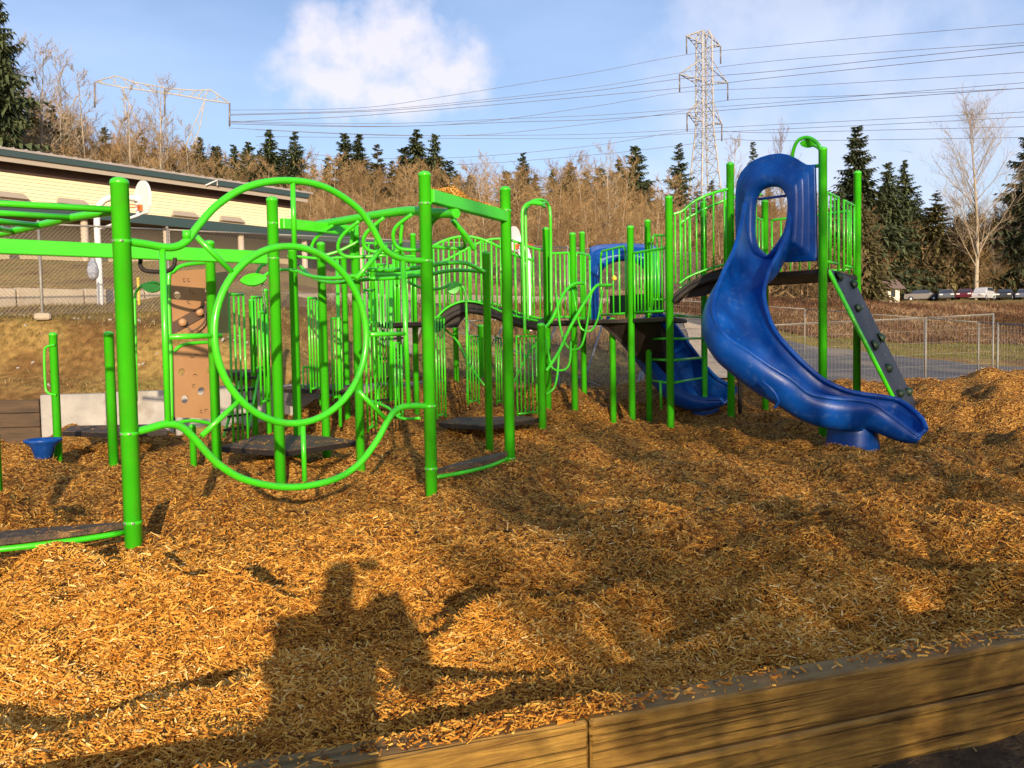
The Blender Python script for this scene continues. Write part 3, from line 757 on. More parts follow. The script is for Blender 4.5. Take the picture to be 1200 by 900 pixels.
# lap siding boards
zb, k = 8.50, 0
while zb < ZT - .35:
    bbox('siding_board', S0, S1 - .5, -.055, 0.0, zb, zb + .153, M['siding'], slope=-.25); zb += .17
bbox('eave_shadow_strip', S0, S1 - .5, .002, .03, ZT - .92, ZT - .35, M['recess'])  # dark brown strip, read as a vent, makes the shadow under the soffit
bbox('upper_soffit', S0, S1, -.05, .75, ZT - .34, ZT - .30, M['soffit'])
bbox('gutter', S0, S1, .76, .90, ZT - .32, ZT - .03, M['teal'])
bbox('fascia_trim', S0, S1, .70, .758, ZT - .56, ZT - .10, M['soffit'])
bbox('roof', S0, S1 + .3, -9.5, .93, ZT + 1.0, ZT + 1.10, M['roof'], slope=-.10)
for k in range(70):
    s_ = S0 + .3 + k * .56
    if s_ < S1: bbox('roof_seam', s_, s_ + .06, -9.4, .90, ZT + 1.09, ZT + 1.14, M['roof'], slope=-.10)
# lower canopy
LZ = 8.08
bbox('canopy_roof', S0, 24.6, .01, 2.55, LZ + .34, LZ + .42, M['tanroof'], slope=-.13)
bbox('canopy_fascia', S0, 24.7, 2.50, 2.68, LZ - .42, LZ + .05, M['teal'])
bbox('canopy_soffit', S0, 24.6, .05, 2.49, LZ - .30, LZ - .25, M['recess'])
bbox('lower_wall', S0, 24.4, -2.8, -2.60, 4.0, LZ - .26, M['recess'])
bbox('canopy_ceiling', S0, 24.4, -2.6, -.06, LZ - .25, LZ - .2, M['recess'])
for s_ in (-9.5, -5.2, -1.0, 3.2, 7.3, 11.6, 15.8, 20.1):
    p = BP(s_, 2.2, 0); MB().tube([(p.x, p.y, 4.5), (p.x, p.y, LZ - .3)], .17, 12).build('column', M['column'], sb)
M['glassd'] = mat('dark_window_glass', (.02, .025, .03), .15, spec=.7)
for s_ in (-7, -2.6, 2.2, 6.0, 10.2, 14.5, 18.5):
    bbox('window', s_, s_ + 1.3, -2.60, -2.56, 5.9, 7.3, M['glassd'])
for px_ in (20, 92, 222, 276):       # hatch-like grey lamps at the foot of the cream wall
    r_ = (px_ - 600) / 1000; s_ = (r_ * 40 + 24) / (.648 - r_ * .762)
    mb = MB(); z0 = 8.62; vs = []
    for z, o0, w in ((z0, .42, .75), (z0 + .30, .10, .62)):
        vs += [BP(s_ - w, o0, z), BP(s_ + w, o0, z), BP(s_ + w, .02, z - .04 if z == z0 else z), BP(s_ - w, .02, z - .04 if z == z0 else z)]
    mb.add(vs, [(3, 2, 1, 0), (4, 5, 6, 7), (0, 1, 5, 4), (1, 2, 6, 5), (2, 3, 7, 6), (3, 0, 4, 7)]); mb.build('clerestory_hood', M['soffit'], sb)
p = BP(11.0, .98, ZT - .35); MB().tube([p, p + Vector((0, 0, .3)), p + Vector((-.5, -.4, -.05))], .04, 6).build('floodlight_arm', M['white'], sb)

# ------------------------------------------------------------------ temporary wire fences on the right and the leaning ones behind
def panel_fence(label, pts, h, cat='fence', low=.05, lean=0.0, name='wire_fence', sq=True, posts_r=.024, brail=True):
    """pts: list of (px, py_top, d) along the top rail; feet follow the ground"""
    P_ = [PX(*q) for q in pts]; t = thing(name, label, cat, (P_[0].x, P_[0].y, P_[0].z - h))
    for q in P_:
        mb = MB(); mb.tube([(q.x + lean, q.y - lean * .5, q.z - h - .25), (q.x, q.y, q.z + .02)], posts_r, 8); mb.build('fence_post', M['galv'], t)
    for a_, b_ in zip(P_[:-1], P_[1:]):
        MB().tube([a_, b_], .019, 6).build('top_rail', M['galv'], t)
        if brail: MB().tube([a_ - Vector((0, 0, h - .1)), b_ - Vector((0, 0, h - .1))], .015, 6).build('bottom_rail', M['galv'], t)
        chainlink(t, a_, b_, a_.z - h, b_.z - h, h, square=sq, r=.0028, vstep=.085, hstep=.28, step=.12, mesh_name='wire_mesh')
    return t
panel_fence('near galvanised wire fence running from the climbing wall to the paired posts', [(868, 383, 20.5), (962, 378, 20.5), (1085, 372.5, 20.3), (1164, 368, 20.0)], 1.75)
panel_fence('short run of wire fence at the right edge of the photo past the paired posts', [(1169.5, 379, 19.9), (1300, 388, 17.5)], 1.6)
panel_fence('farther wire fence slanting behind the near wire fence on the right', [(700, 349, 34), (782, 351, 33.5), (865, 357, 33), (943, 362, 31), (1084, 373, 27.5), (1147, 377.5, 26), (1230, 383.5, 24)], 1.65, brail=False)
panel_fence('wire fence on the slope seen between the ladder rungs', [(640, 381, 25.5), (762, 384.5, 24.5), (868, 386, 23.5)], 1.7, brail=False)
panel_fence('chain link fence sagging down the slope behind the arched bridge', [(470, 352, 24), (510, 356, 23), (549, 376, 21.5), (600, 410, 20.5), (655, 433, 19.8), (715, 457, 18.8), (748, 464, 18.4)], .5, sq=False)
lf = thing('leaning_fence_panels', 'chain link panels with tilted white poles leaning on the slope behind the lower deck', 'fence panels', PX(700, 430, 20))
for (x0, y0, x1, y1, d0, d1) in ((490, 392, 503, 352, 20.5, 22.5), (582, 398, 597, 364, 20.8, 22.5), (634, 428, 655, 372, 20.2, 22.5), (688, 436, 706, 380, 19.6, 22), (744, 462, 751, 436, 18.9, 20), (752.5, 462, 753, 436, 18.9, 20)):
    MB().tube([PX(x0, y0, d0), PX(x1, y1, d1)], .028, 8).build('tilted_pole', M['galv'], lf)
for a_, b_ in (((549, 376, 21.5), (655, 372, 22.5)), ((655, 372, 22.5), (782, 389, 22))):
    MB().tube([PX(*a_), PX(*b_)], .018, 6).build('rail', M['galv'], lf)
V = []; F = []
c00, c10, c01, c11 = PX(600, 410, 20.5), PX(745, 462, 18.9), PX(655, 372, 22.5), PX(782, 389, 22)
NW = 34
for k in range(NW + 1):
    u_ = k / NW
    for (p0, p1) in ((c00.lerp(c10, u_), c01.lerp(c11, u_)), (c00.lerp(c01, u_), c10.lerp(c11, u_))):
        w_ = Vector((0, .2, 1)).normalized() * .0045 if p0 is c00 or True else None
        dd = (p1 - p0).normalized(); sd = dd.cross(Vector((0, -1, .5))).normalized() * .0022; b0 = len(V)
        V.extend([p0 - sd, p0 + sd, p1 + sd, p1 - sd]); F.append((b0, b0 + 1, b0 + 2, b0 + 3))
stuff(np_mesh('mesh_panel', np.array([tuple(v - OFF[lf.name]) for v in V]), np.array(F), M['wire'], lf))
# ------------------------------------------------------------------ play structures
G = M['green']
GPOS = {}
climb = thing('climbing_frame', 'bright green climbing frame with the big ring panel in the left half', 'climbing frame', ground_flat(345, 560))
tower = thing('play_structure', 'green play structure with two decks and blue slides in the right half', 'play structure', ground_flat(780, 505))
def post(key, t, px, py, top, r=.062, d=None, name='post', material=None, base_z=None):
    g = ground_flat(px, py) if d is None else None
    if d is not None:
        v = ray(px, py); g = CAM_POS + v * (d / v.y)
    zt_ = PX(px, top, g.y).z
    mb = MB(); n = 20 if g.y < 10 else 14
    prof = [(r, -.35 + min(0, g.z)), (r, zt_ - r * .9)] + [(r * 1.05, zt_ - r * .88), (r * 1.05, zt_ - r * .62)] + [(r * 1.05 * math.cos(a), zt_ - r * .62 + r * .62 * math.sin(a)) for a in [R(x) for x in (15, 35, 55, 75)]] + [(r * .1, zt_)]
    mb.lathe((g.x, g.y, 0), prof, n)
    GPOS[key] = (g.x, g.y, zt_)
    return mb.build(name, material or G, t)
post('A1', climb, 157, 643, 207, .063, d=6.2)
post('B1', climb, 506, 588, 200, .061, d=8.4)
post('B2', climb, 598, 557, 218)
post('P329', climb, 329, 565, 230)
post('P255', climb, 255, 557, 281, .058)
post('P423', climb, 423, 550, 262, .056)
post('P349', climb, 350, 537, 290, .060)
post('P382', climb, 383, 537, 283, .058)
post('P315', climb, 316, 515, 338, .05)
post('P573', climb, 574, 533, 294, .052)
post('P489', climb, 489, 501, 273, .052)
post('P441', climb, 441, 487, 300, .055)
post('PL', climb, -4, 612, 440, .06)
A1 = Vector(GPOS['A1'][:2]); B1 = Vector(GPOS['B1'][:2]); B2 = Vector(GPOS['B2'][:2])
def tubepx(name, t, pts, r, AB=None, k=6, n=10, m_=None, closed=False, label=None):
    """tube through bearings; pts (px,py[,d]); AB = vertical plane that holds it"""
    P_ = [on_plane(p[0], p[1], *AB) if AB else PX(*p) for p in pts]
    mb = MB(); mb.tube(spline(P_, k, closed) if k > 1 else P_, r, n, closed=closed)
    o = mb.build(name, m_ or G, t)
    if label: o['label'] = label
    return o
AB = (A1, B1)
# --- ring panel
tubepx('panel_arch', climb, [(150, 283), (170, 286), (200, 290), (218, 283), (232, 265), (255, 240), (290, 219), (335, 211.5), (380, 219), (418, 243), (437, 268), (450, 291), (470, 303), (500, 306)], .030, AB, 6, 12)
tubepx('panel_arch', climb, [(156, 507), (175, 502), (195, 497), (212, 500), (228, 514), (255, 543), (290, 563), (340, 571), (388, 563), (418, 546), (440, 519), (455, 492), (465, 480), (478, 476), (504, 476)], .030, AB, 6, 12)
rt, rb_ = on_plane(345, 289, *AB), on_plane(349, 496, *AB)
rc_ = (rt + rb_) / 2; rr_ = (rt.z - rb_.z) / 2; ud = (B1 - A1).normalized()
mb = MB(); mb.tube([rc_ + Vector((ud.x * math.cos(a), ud.y * math.cos(a), math.sin(a))) * rr_ for a in [i * 2 * math.pi / 72 for i in range(72)]], .030, 12, closed=True); mb.build('ring', G, climb)
for p, q in (((230, 277), (275, 322)), ((447, 292), (417, 327)), ((283, 467), (236, 511)), ((420, 458), (451, 490)), ((343, 214), (345, 287)), ((355, 499), (357, 564)), ((197, 395), (259, 393)), ((433, 392), (474, 391))):
    tubepx('spoke', climb, [p, q], .022, AB, 1, 10)
for p, q in (((190, 290), (197, 498)), ((472, 306), (479, 476))):
    tubepx('side_bar', climb, [p, q], .024, AB, 1, 10)
mb = MB(); mb.lathe(on_plane(219, 275, *AB), [(.034, -.03), (.034, .03)], 10); mb.build('clamp', G, climb)

# --- clamps, bolts and bands where tubes meet the posts
def clamp(t, key, px, py, r=.071, h=.05, m_=None):
    x_, y_, _ = GPOS[key]; z_ = PX(px, py, y_).z
    mb = MB(); mb.lathe((x_, y_, z_), [(r - .004, -h / 2), (r, -h / 2 + .005), (r, h / 2 - .005), (r - .004, h / 2)], 20); o = mb.build('clamp', m_ or G, t)
    for dx in (-.5, .5):
        d_ = Vector((dx, -1, 0)).normalized(); MB().lathe(Vector((x_, y_, z_)) + d_ * (r - .004), [(.011, 0), (.011, .008), (.006, .011)], 8, d_).build('bolt', M['galv'], o)
for k_, px_, py_ in (('A1', 146, 283), ('A1', 155, 508), ('A1', 155, 612), ('B1', 499, 306), ('B1', 504, 476), ('B1', 505, 549), ('B1', 498, 239), ('B2', 593, 247), ('B2', 597, 537), ('P329', 320, 262), ('P329', 321, 303)):
    clamp(climb, k_, px_, py_, .0655 if k_ != 'P329' else .064, .028)

# --- curved steps
def curved_step(A, B, z, bulge, back, nm='curved_step'):
    A = Vector((A[0], A[1])); B = Vector((B[0], B[1])); d = (B - A); L = d.length; d.normalize(); n_ = Vector((d.y, -d.x))
    if n_.y > 0: n_ = -n_
    A = A + d * .05; B = B - d * .05; L = (B - A).length
    front = [A + d * (L * i / 16) + n_ * (bulge * math.sin(math.pi * i / 16) ** .8) for i in range(17)]
    bk = [B - d * (L * i / 8) - n_ * (back * math.sin(math.pi * i / 8)) for i in range(9)]
    poly = front + bk[1:-1]
    mb = MB(); mb.prism(poly, z - .045, z)
    o = mb.build(nm, M['perf'], climb)
    mb = MB(); mb.tube([(p.x * .98 + (A.x + B.x) * .01, p.y * .98 + (A.y + B.y) * .01, z - .075) for p in front], .022, 8); mb.build('support_tube', G, o)
    return o
A0 = A1 + Vector((-1.42, -.66))
curved_step(A0, A1, PX(147, 611, 6.2).z, .16, .10)
post('A0', climb, 600 + 1000 * A0.x / A0.y, 690, 180, .063, d=A0.y)
curved_step(B1, B2, .235, .14, .05)
# --- headers
def beam(t, P, Q, h, w, m_=None, name='header_beam'):
    P, Q = Vector(P), Vector(Q); d = (Q - P); L = d.length; d.normalize(); s_ = Vector((-d.y, d.x, 0)).normalized(); u_ = d.cross(s_)
    if u_.z < 0: u_ = -u_
    rot = Matrix((d, s_, u_)).transposed(); mb = MB(); mb.box((P + Q) / 2, (L, w, h), rot, .008); return mb.build(name, m_ or G, t)
P = PX(504, 239, B1.y); Q = PX(593, 246, B2.y); hz = (P.z + Q.z) / 2
hb = beam(climb, (P.x, P.y, hz), (Q.x, Q.y, hz), .13, .09)
n = 900; u_ = np.clip(rng.beta(1.6, 3.0, n), .02, .95); off = rng.normal(0, .022, n); dd = Vector((Q.x - P.x, Q.y - P.y, 0)); nn_ = Vector((-dd.y, dd.x, 0)).normalized()
heap = .085 * np.exp(-((u_ - .27) / .15) ** 2) + .02 * np.exp(-((u_ - .6) / .3) ** 2)
stuff(chips_mesh('heaped_wood_chips', P.x + dd.x * u_ + nn_.x * off, P.y + dd.y * u_ + nn_.y * off, hz + .067 + heap * rng.uniform(0, 1, n) * np.exp(-(off / .04) ** 2), .02, .05, .5, thick=True))
tubepx('curved_strut', climb, [(530, 258, 9.0), (545, 275, 9.1), (556, 292, 9.2)], .028)
beam(climb, PX(-30, 287.5, 7.85), PX(312, 302, 9.65), .14, .09)
P3 = GPOS['P329']; P4 = GPOS['P423']
beam(climb, PX(330, 262, P3[1]), PX(418, 271, P4[1]), .12, .08)
# --- overhead loop ladder
big = [PX(372, 263, 10.4), PX(400, 259, 10.0), PX(440, 252, 9.6), PX(480, 247, 9.2), PX(505, 249, 8.9), PX(522, 250, 8.8), PX(535, 250, 8.65)]
mb = MB(); mb.tube(spline(big, 6), .048, 12); mb.build('overhead_rail', G, climb)
loops = [[(392, 263), (372, 277), (365, 292), (372, 300), (395, 295), (420, 283)],
         [(421, 259), (402, 275), (396, 290), (404, 300), (425, 301), (452, 299)],
         [(450, 255), (430, 272), (426, 285), (434, 294), (455, 296), (470, 292)],
         [(483, 251), (464, 266), (461, 280), (468, 291), (488, 293), (503, 293)]]
for i, lp in enumerate(loops):
    d0 = 10.1 - i * .42
    tubepx('hand_loop', climb, [(x, y, d0 + .05 * j) for j, (x, y) in enumerate(lp)], .021, None, 5, 8)
    tubepx('hand_loop', climb, [(x + 22 - (x - lp[0][0]) * .9, y + 2, d0 + .25 + .03 * j) for j, (x, y) in enumerate(lp[:5])], .021, None, 5, 8)
tubepx('hand_loop', climb, [(524, 248, 9.0), (538, 266, 9.2), (545, 285, 9.4), (540, 291, 9.5), (520, 290, 9.5), (505, 289, 9.4)], .021, None, 5, 8)
tubepx('curved_strut', climb, [(520, 250, 9.0), (508, 258, 9.1), (497, 275, 9.3)], .028)
# --- overhead ladder top left
rail = [PX(141, 247, 6.2), PX(112, 250.5, 6.35), PX(85, 255, 6.5), PX(50, 263, 6.8), PX(0, 274, 7.2), PX(-80, 288, 7.6)]
mb = MB(); mb.tube(spline(rail, 5), .030, 10); mb.build('overhead_rail', G, climb)
for y0, px1, py1, d1 in ((238.5, 138, 246, 6.2), (250, 84, 255, 6.5), (259.5, 45, 264.5, 6.8), (268, 15, 271, 7.1)):
    q = PX(px1, py1, d1); l = PX(0, y0, d1 - .35); e = l + (l - q) * 1.0
    mb = MB(); mb.tube([e, q], .024, 8); mb.build('rung', G, climb)
# --- trapeze handle, leaves, chain
def leaf(t, c, rad, nrm=(.1, -1, .2), rot=0.0, round_=False):
    c = Vector(c); nrm = Vector(nrm).normalized(); a = nrm.cross(Vector((0, 0, 1))).normalized(); b = a.cross(nrm)
    a, b = a * math.cos(rot) + b * math.sin(rot), b * math.cos(rot) - a * math.sin(rot)
    pl = []
    for i in range(24):
        an = 2 * math.pi * i / 24; r_ = rad if round_ else rad * (1 - .55 * abs(math.sin(an)) ** 1.0) * (1.25 if abs(an - math.pi) < .2 else 1)
        pl.append(c + a * math.cos(an) * r_ + b * math.sin(an) * (r_ if round_ else rad * .55 * abs(math.sin(an)) ** .0))
    if not round_:
        pl = [c + a * rad * math.cos(an) + b * rad * .52 * math.sin(an) * (abs(math.sin(an)) ** .5) for an in [2 * math.pi * i / 24 for i in range(24)]]
    mb = MB(); mb.slab(pl, -nrm, .03); return mb.build('leaf_plate', G, t)
tubepx('trapeze_handle', climb, [(165, 303, 8.9), (164.5, 311, 8.9), (170, 317, 8.9), (185, 318.5, 8.9), (198, 317, 8.9), (204, 311, 8.9), (205, 302, 8.9)], .022, None, 5, 8, M['black'])
tubepx('leaf_stem', climb, [(160, 470, 9.8), (159, 400, 9.8), (158, 352, 9.8), (161, 340, 9.8), (170, 333, 9.8), (182, 331, 9.8), (188, 334, 9.8)], .016, None, 5, 8)
leaf(climb, PX(177, 337, 9.78), .105, rot=.1)
tubepx('leaf_stem', climb, [(297, 335, 9.8), (300, 322, 9.9), (306, 312, 10.0), (312, 309, 10.1)], .018, None, 4, 8)
leaf(climb, PX(297, 327, 9.6), .145, (.2, -1, .5), rot=-.12)
mb = MB()
for k in range(9):
    c = PX(307.5 + .5 * k, 331 + k * 4.2, 9.7); a_ = Vector((1, 0, 0)) if k % 2 else Vector((0, 1, 0))
    mb.tube([c + a_ * (.016 * math.cos(q)) + Vector((0, 0, .028 * math.sin(q))) for q in [i * math.pi / 4 for i in range(8)]], .005, 5, closed=True)
mb.build('chain', M['galv'], climb)
# --- tan climbing panels
pa, pb = PX(201, 400, 10.05), PX(249, 400, 10.45)
TA, TB = (pa.x, pa.y), (pb.x, pb.y)
def holed_panel(name, t, corners, AB_, holes, m_, th=.03, label=None):
    """panel in the plane AB with round holes; corners 4 px; holes (px,py,r_m)"""
    P_ = [on_plane(*c, *AB_) for c in corners]         # tl, tr, br, bl
    n_ = (P_[1] - P_[0]).cross(P_[3] - P_[0]).normalized()
    import bmesh
    bm = bmesh.new(); outer = [bm.verts.new(p) for p in P_]
    es = [bm.edges.new((outer[i], outer[(i + 1) % 4])) for i in range(4)]
    ux = (P_[1] - P_[0]).normalized(); uz = n_.cross(ux).normalized()
    for hx, hy, hr in holes:
        c = on_plane(hx, hy, *AB_); vs = [bm.verts.new(c + ux * hr * math.cos(a) + uz * hr * math.sin(a)) for a in [i * math.pi / 6 for i in range(12)]]
        es += [bm.edges.new((vs[i], vs[(i + 1) % 12])) for i in range(12)]
    bmesh.ops.triangle_fill(bm, use_beauty=True, use_dissolve=False, edges=es)
    r_ = bmesh.ops.extrude_face_region(bm, geom=list(bm.faces)); 
    for v in r_['geom']:
        if isinstance(v, bmesh.types.BMVert): v.co += n_ * th
    bmesh.ops.recalc_face_normals(bm, faces=bm.faces)
    off_ = OFF[t.name]
    for v in bm.verts: v.co -= off_
    me = bpy.data.meshes.new(name); bm.to_mesh(me); bm.free(); me.materials.append(m_)
    o = bpy.data.objects.new(name, me); COL.objects.link(o); o.parent = t; OFF[o.name] = off_
    if label: o['label'] = label
    return o
TAB = (TA, TB)
up = holed_panel('climbing_panel', climb, [(199, 318), (246, 315), (248, 391), (203, 388)], TAB, [(208.5, 346, .05), (243, 340, .035)], M['tan'], label='tan plastic climbing panel with grips')
lo = holed_panel('climbing_panel', climb, [(203, 405), (247, 402), (250, 491), (206, 489)], TAB, [(213, 436, .045), (236, 458.5, .05), (217, 468, .05), (245, 434, .035)], M['tan'], label='tan plastic climbing panel with round holes')
for c in ((214, 378), (234, 366)):
    mb = MB(); p = on_plane(*c, *TAB) + Vector((.02, -.05, 0)); mb.lathe(p, [(.035, -.035), (.05, -.012), (.05, .012), (.035, .035)], 8, Vector((.5, -1, 0)).normalized()); mb.build('rock_grip', M['tan'], up)
mb = MB(); mb.tube(spline([on_plane(218, 383, *TAB) + Vector((.04, -.06, 0)), on_plane(224, 388, *TAB) + Vector((.05, -.10, 0)), on_plane(232, 384, *TAB) + Vector((.05, -.10, 0)), on_plane(238, 376, *TAB) + Vector((.05, -.08, 0)), on_plane(238, 366, *TAB) + Vector((.04, -.05, 0))], 5), .011, 6); mb.build('loop_grip', M['brown'], up)
# raised emblem lines on the panels
mb = MB()
for cx, cy in ((216, 328), (221, 328), (223, 341), (227, 343), (221, 354), (224, 417), (229, 417), (228, 440), (227, 452), (236, 482), (241, 481), (236, 388), (232, 389)):
    c = on_plane(cx, cy, *TAB) + Vector((.008, -.012, 0)); a = random.random() * 3
    mb.tube([c + Vector((.022 * math.cos(a + q), 0, .018 * math.sin(a + q))) for q in (0, .7, 1.4, 2.1, 2.8, 3.5)], .004, 4)
mb.build('raised_marks', M['brown'], up)
pc = PX(268, 400, 11.2); TAB2 = ((pb.x + .05, pb.y + .05), (pc.x, pc.y))
holed_panel('side_panel', climb, [(252, 320), (267, 318), (268, 390), (255, 391)], TAB2, [], M['tan'])
tubepx('panel_frame', climb, [(201, 494), (200, 420), (197.5, 330), (203, 318), (215, 311), (232, 308.5), (250, 308)], .024, TAB)
tubepx('panel_frame', climb, [(204, 412), (212, 405), (228, 402), (248, 401)], .020, TAB)
tubepx('panel_frame', climb, [(204, 496), (226, 493), (250, 497)], .022, TAB)
post('Pleg', climb, 227, 543, 497, .045)
mb = MB(); mb.slab([on_plane(*c, *TAB) + Vector((.0, -.02, 0)) for c in ((199, 380), (248, 352), (249, 366), (201, 393))], (.3, -1, 0), .008); mb.build('panel_shadow_band', M['brown'], up)  # brown diagonal band stands in for a shadow falling across the tan panel

# --- decks of the left frame
def deck(t, pts, z, th=.055, m_=None, lip=True, name='deck', k=0):
    P_ = [(p[0], p[1]) for p in pts]; mb = MB(); mb.prism(P_, z - th, z); o = mb.build(name, m_ or M['perf'], t)
    if lip:
        c = Vector((sum(p[0] for p in P_) / len(P_), sum(p[1] for p in P_) / len(P_)))
        q = [(Vector(p) - c) * 1.004 + c for p in P_]
        for i in range(len(q)):
            a_, b_ = q[i], q[(i + 1) % len(q)]
            d_ = (b_ - a_); L_ = d_.length; d_.normalize()
            rot = Matrix((Vector((d_.x, d_.y, 0)), Vector((-d_.y, d_.x, 0)), Vector((0, 0, 1)))).transposed()
            mb = MB(); mb.box(((a_.x + b_.x) / 2, (a_.y + b_.y) / 2, z - .042), (L_ - .01, .028, .062), rot, .004); mb.build('deck_edge', M['black'], o)
    return o
def XY(px, py, z): p = on_z(px, py, z); return (p.x, p.y)
def XD(px, d): return ((px - 600) / 1000 * d, d)
deck(climb, [XY(261, 523, .27), XY(335, 528, .27), XY(417, 516, .27), XD(384, 11.35), XD(352, 11.7), XD(300, 11.7)], .27)
deck(climb, [XY(515, 497, .22), XY(568, 501, .22), XY(632, 492, .22), XD(612, 14.2), XD(536, 14.2)], .25)
deck(climb, [XY(328, 455, .78), XY(418, 457, .78), XD(424, 15.4), XD(345, 15.6)], .78)
deck(climb, [XY(262, 431, 1.05), XY(305, 432, 1.05), XD(312, 14.6), XD(270, 14.8)], 1.05)
def litter(px0, px1, py0, py1, z, n=160):
    P_ = [on_z(random.uniform(px0, px1), random.uniform(py0, py1), z) for _ in range(n)]
    stuff(chips_mesh('deck_litter_chips', np.array([p.x for p in P_]), np.array([p.y for p in P_]), np.array([p.z + .005 for p in P_]), .03, .07, .2))
litter(268, 350, 517, 521, .27, 170); litter(350, 408, 516.5, 519, .27, 90); litter(525, 615, 492, 496, .22, 120); litter(82, 188, 500, 503.5, .34, 100); litter(20, 130, 617, 625, PX(147, 611, 6.2).z, 40)
# --- low handrail arches
for pts, r in (([(350, 318, 11.0), (362, 323, 10.8), (385, 326, 10.5), (410, 324, 10.3), (432, 321, 10.2)], .024), ([(352, 312, 11.6), (368, 326, 11.2), (390, 331, 10.8), (415, 329, 10.5), (440, 326, 10.4)], .024),
               ([(432, 316, 10.6), (450, 317, 10.5), (470, 316, 10.3), (500, 312, 10.2), (525, 308, 10.4), (548, 309, 10.8), (568, 319, 11.3)], .026), ([(430, 327, 11.2), (460, 326, 11), (500, 322, 10.9), (530, 317, 11.1), (560, 318, 11.6), (572, 322, 11.8)], .024),
               ([(441, 322, 11.5), (475, 322, 11.4), (492, 320, 11.3), (500, 316, 11.2)], .05),
               ([(478, 330, 11.2), (490, 336, 11.3), (505, 339, 11.4), (520, 337, 11.5), (529, 332, 11.6), (538, 333, 11.6), (545, 343, 11.6), (547, 380, 11.6), (548, 470, 11.6)], .019),
               ([(302, 330, 11.2), (318, 318, 11.2), (335, 316, 11.1), (350, 318, 11.0)], .022), ([(337, 300, 12), (352, 301, 12), (375, 303, 12), (398, 302, 12), (418, 301, 12)], .02)):
    tubepx('handrail', climb, pts, r, None, 5, 8)
leaf(climb, PX(531, 337, 11.55), .085, round_=True)
# --- narrow baluster panels of the left frame
def rails(t, x0, x1, yt, yb, d0, d1, n, r=.014, top=True, bot=True, rr=.018, skewt=0, label=None):
    root = MB(); pt = [PX(x0 + (x1 - x0) * i / (n - 1), yt + skewt * i / (n - 1), d0 + (d1 - d0) * i / (n - 1)) for i in range(n)]
    zb_ = PX((x0 + x1) / 2, yb, (d0 + d1) / 2).z
    if top: root.tube([pt[0], pt[-1]], rr, 8)
    if bot: root.tube([(pt[0].x, pt[0].y, zb_), (pt[-1].x, pt[-1].y, zb_)], rr, 8)
    for i in (0, n - 1): root.tube([pt[i], (pt[i].x, pt[i].y, zb_ - .06)], r * 1.15, 8)
    o = root.build('railing', G, t)
    for i in range(1, n - 1):
        MB().tube([pt[i], (pt[i].x, pt[i].y, zb_)], r, 6).build('baluster', G, o)
    return o
rails(climb, 295, 306, 348, 431, 13.2, 13.6, 4)
rails(climb, 268, 285, 345, 519, 11.4, 11.8, 4)
rails(climb, 361, 371, 349, 455, 13.5, 13.9, 4)
rails(climb, 388, 399, 373, 465, 13.4, 13.8, 4)
rails(climb, 427, 437, 340, 500, 12.3, 12.8, 3)
rails(climb, 510, 520, 372, 486, 13.6, 14, 4)
rails(climb, 547, 560, 394, 470, 15.0, 15.4, 5)
rails(climb, 581, 587, 396, 470, 15.6, 15.8, 3)
rails(climb, 605, 628, 394, 484, 14.6, 14.9, 6)
rails(climb, 355, 375, 430, 457, 14.3, 14.6, 5)
rails(climb, 441, 452, 310, 470, 13.9, 14.2, 4); rails(climb, 372, 380, 352, 470, 14.4, 14.7, 3); rails(climb, 462, 470, 402, 486, 12.6, 12.8, 3); rails(climb, 303, 312, 366, 470, 12.0, 12.3, 3)
post('P419', climb, 408, 505, 300, .055); post('P427', climb, 300, 520, 350, .045)
tubepx('upright', climb, [(458, 310, 12.6), (459, 470, 12.6)], .03, None, 1)
tubepx('upright', climb, [(395, 300, 13.6), (399, 500, 13.6)], .03, None, 1)
post('P536', climb, 536, 490, 382, .055); post('P565', climb, 565, 478, 380, .07)
# stair ladders with black treads
def stair(t, L0, L1, R0, R1, n, m_=None):
    o = MB(); o.tube([PX(*L0), PX(*L1)], .022, 8); o.tube([PX(*R0), PX(*R1)], .022, 8); o = o.build('stair_ladder', G, t)
    a0, a1, b0, b1 = PX(*L0), PX(*L1), PX(*R0), PX(*R1)
    for i in range(n):
        f = (i + .5) / n; p, q = a0.lerp(a1, f), b0.lerp(b1, f); d_ = (q - p); L_ = d_.length; d_.normalize(); s_ = Vector((-d_.y, d_.x, 0)).normalized()
        rot = Matrix((d_, s_, d_.cross(s_))).transposed(); mb = MB(); mb.box((p + q) / 2, (L_, .11, .035), rot, .005); mb.build('tread', m_ or M['black'], o)
stair(climb, (290, 508, 12.2), (304, 435, 13.4), (262, 512, 12.4), (284, 437, 13.6), 5)
stair(climb, (463, 480, 13.6), (476, 385, 15), (442, 482, 13.8), (448, 387, 15.2), 4)
tubepx('sloping_rail', climb, [(436, 470, 13), (455, 478, 12.6), (470, 490, 12.2), (492, 490, 12)], .022)
tubepx('sloping_rail', climb, [(520, 385, 14.5), (536, 400, 14.2), (552, 430, 14), (568, 452, 13.8)], .018)
tubepx('sloping_rail', climb, [(600, 452, 14.6), (617, 418, 14.8), (632, 398, 15)], .02)

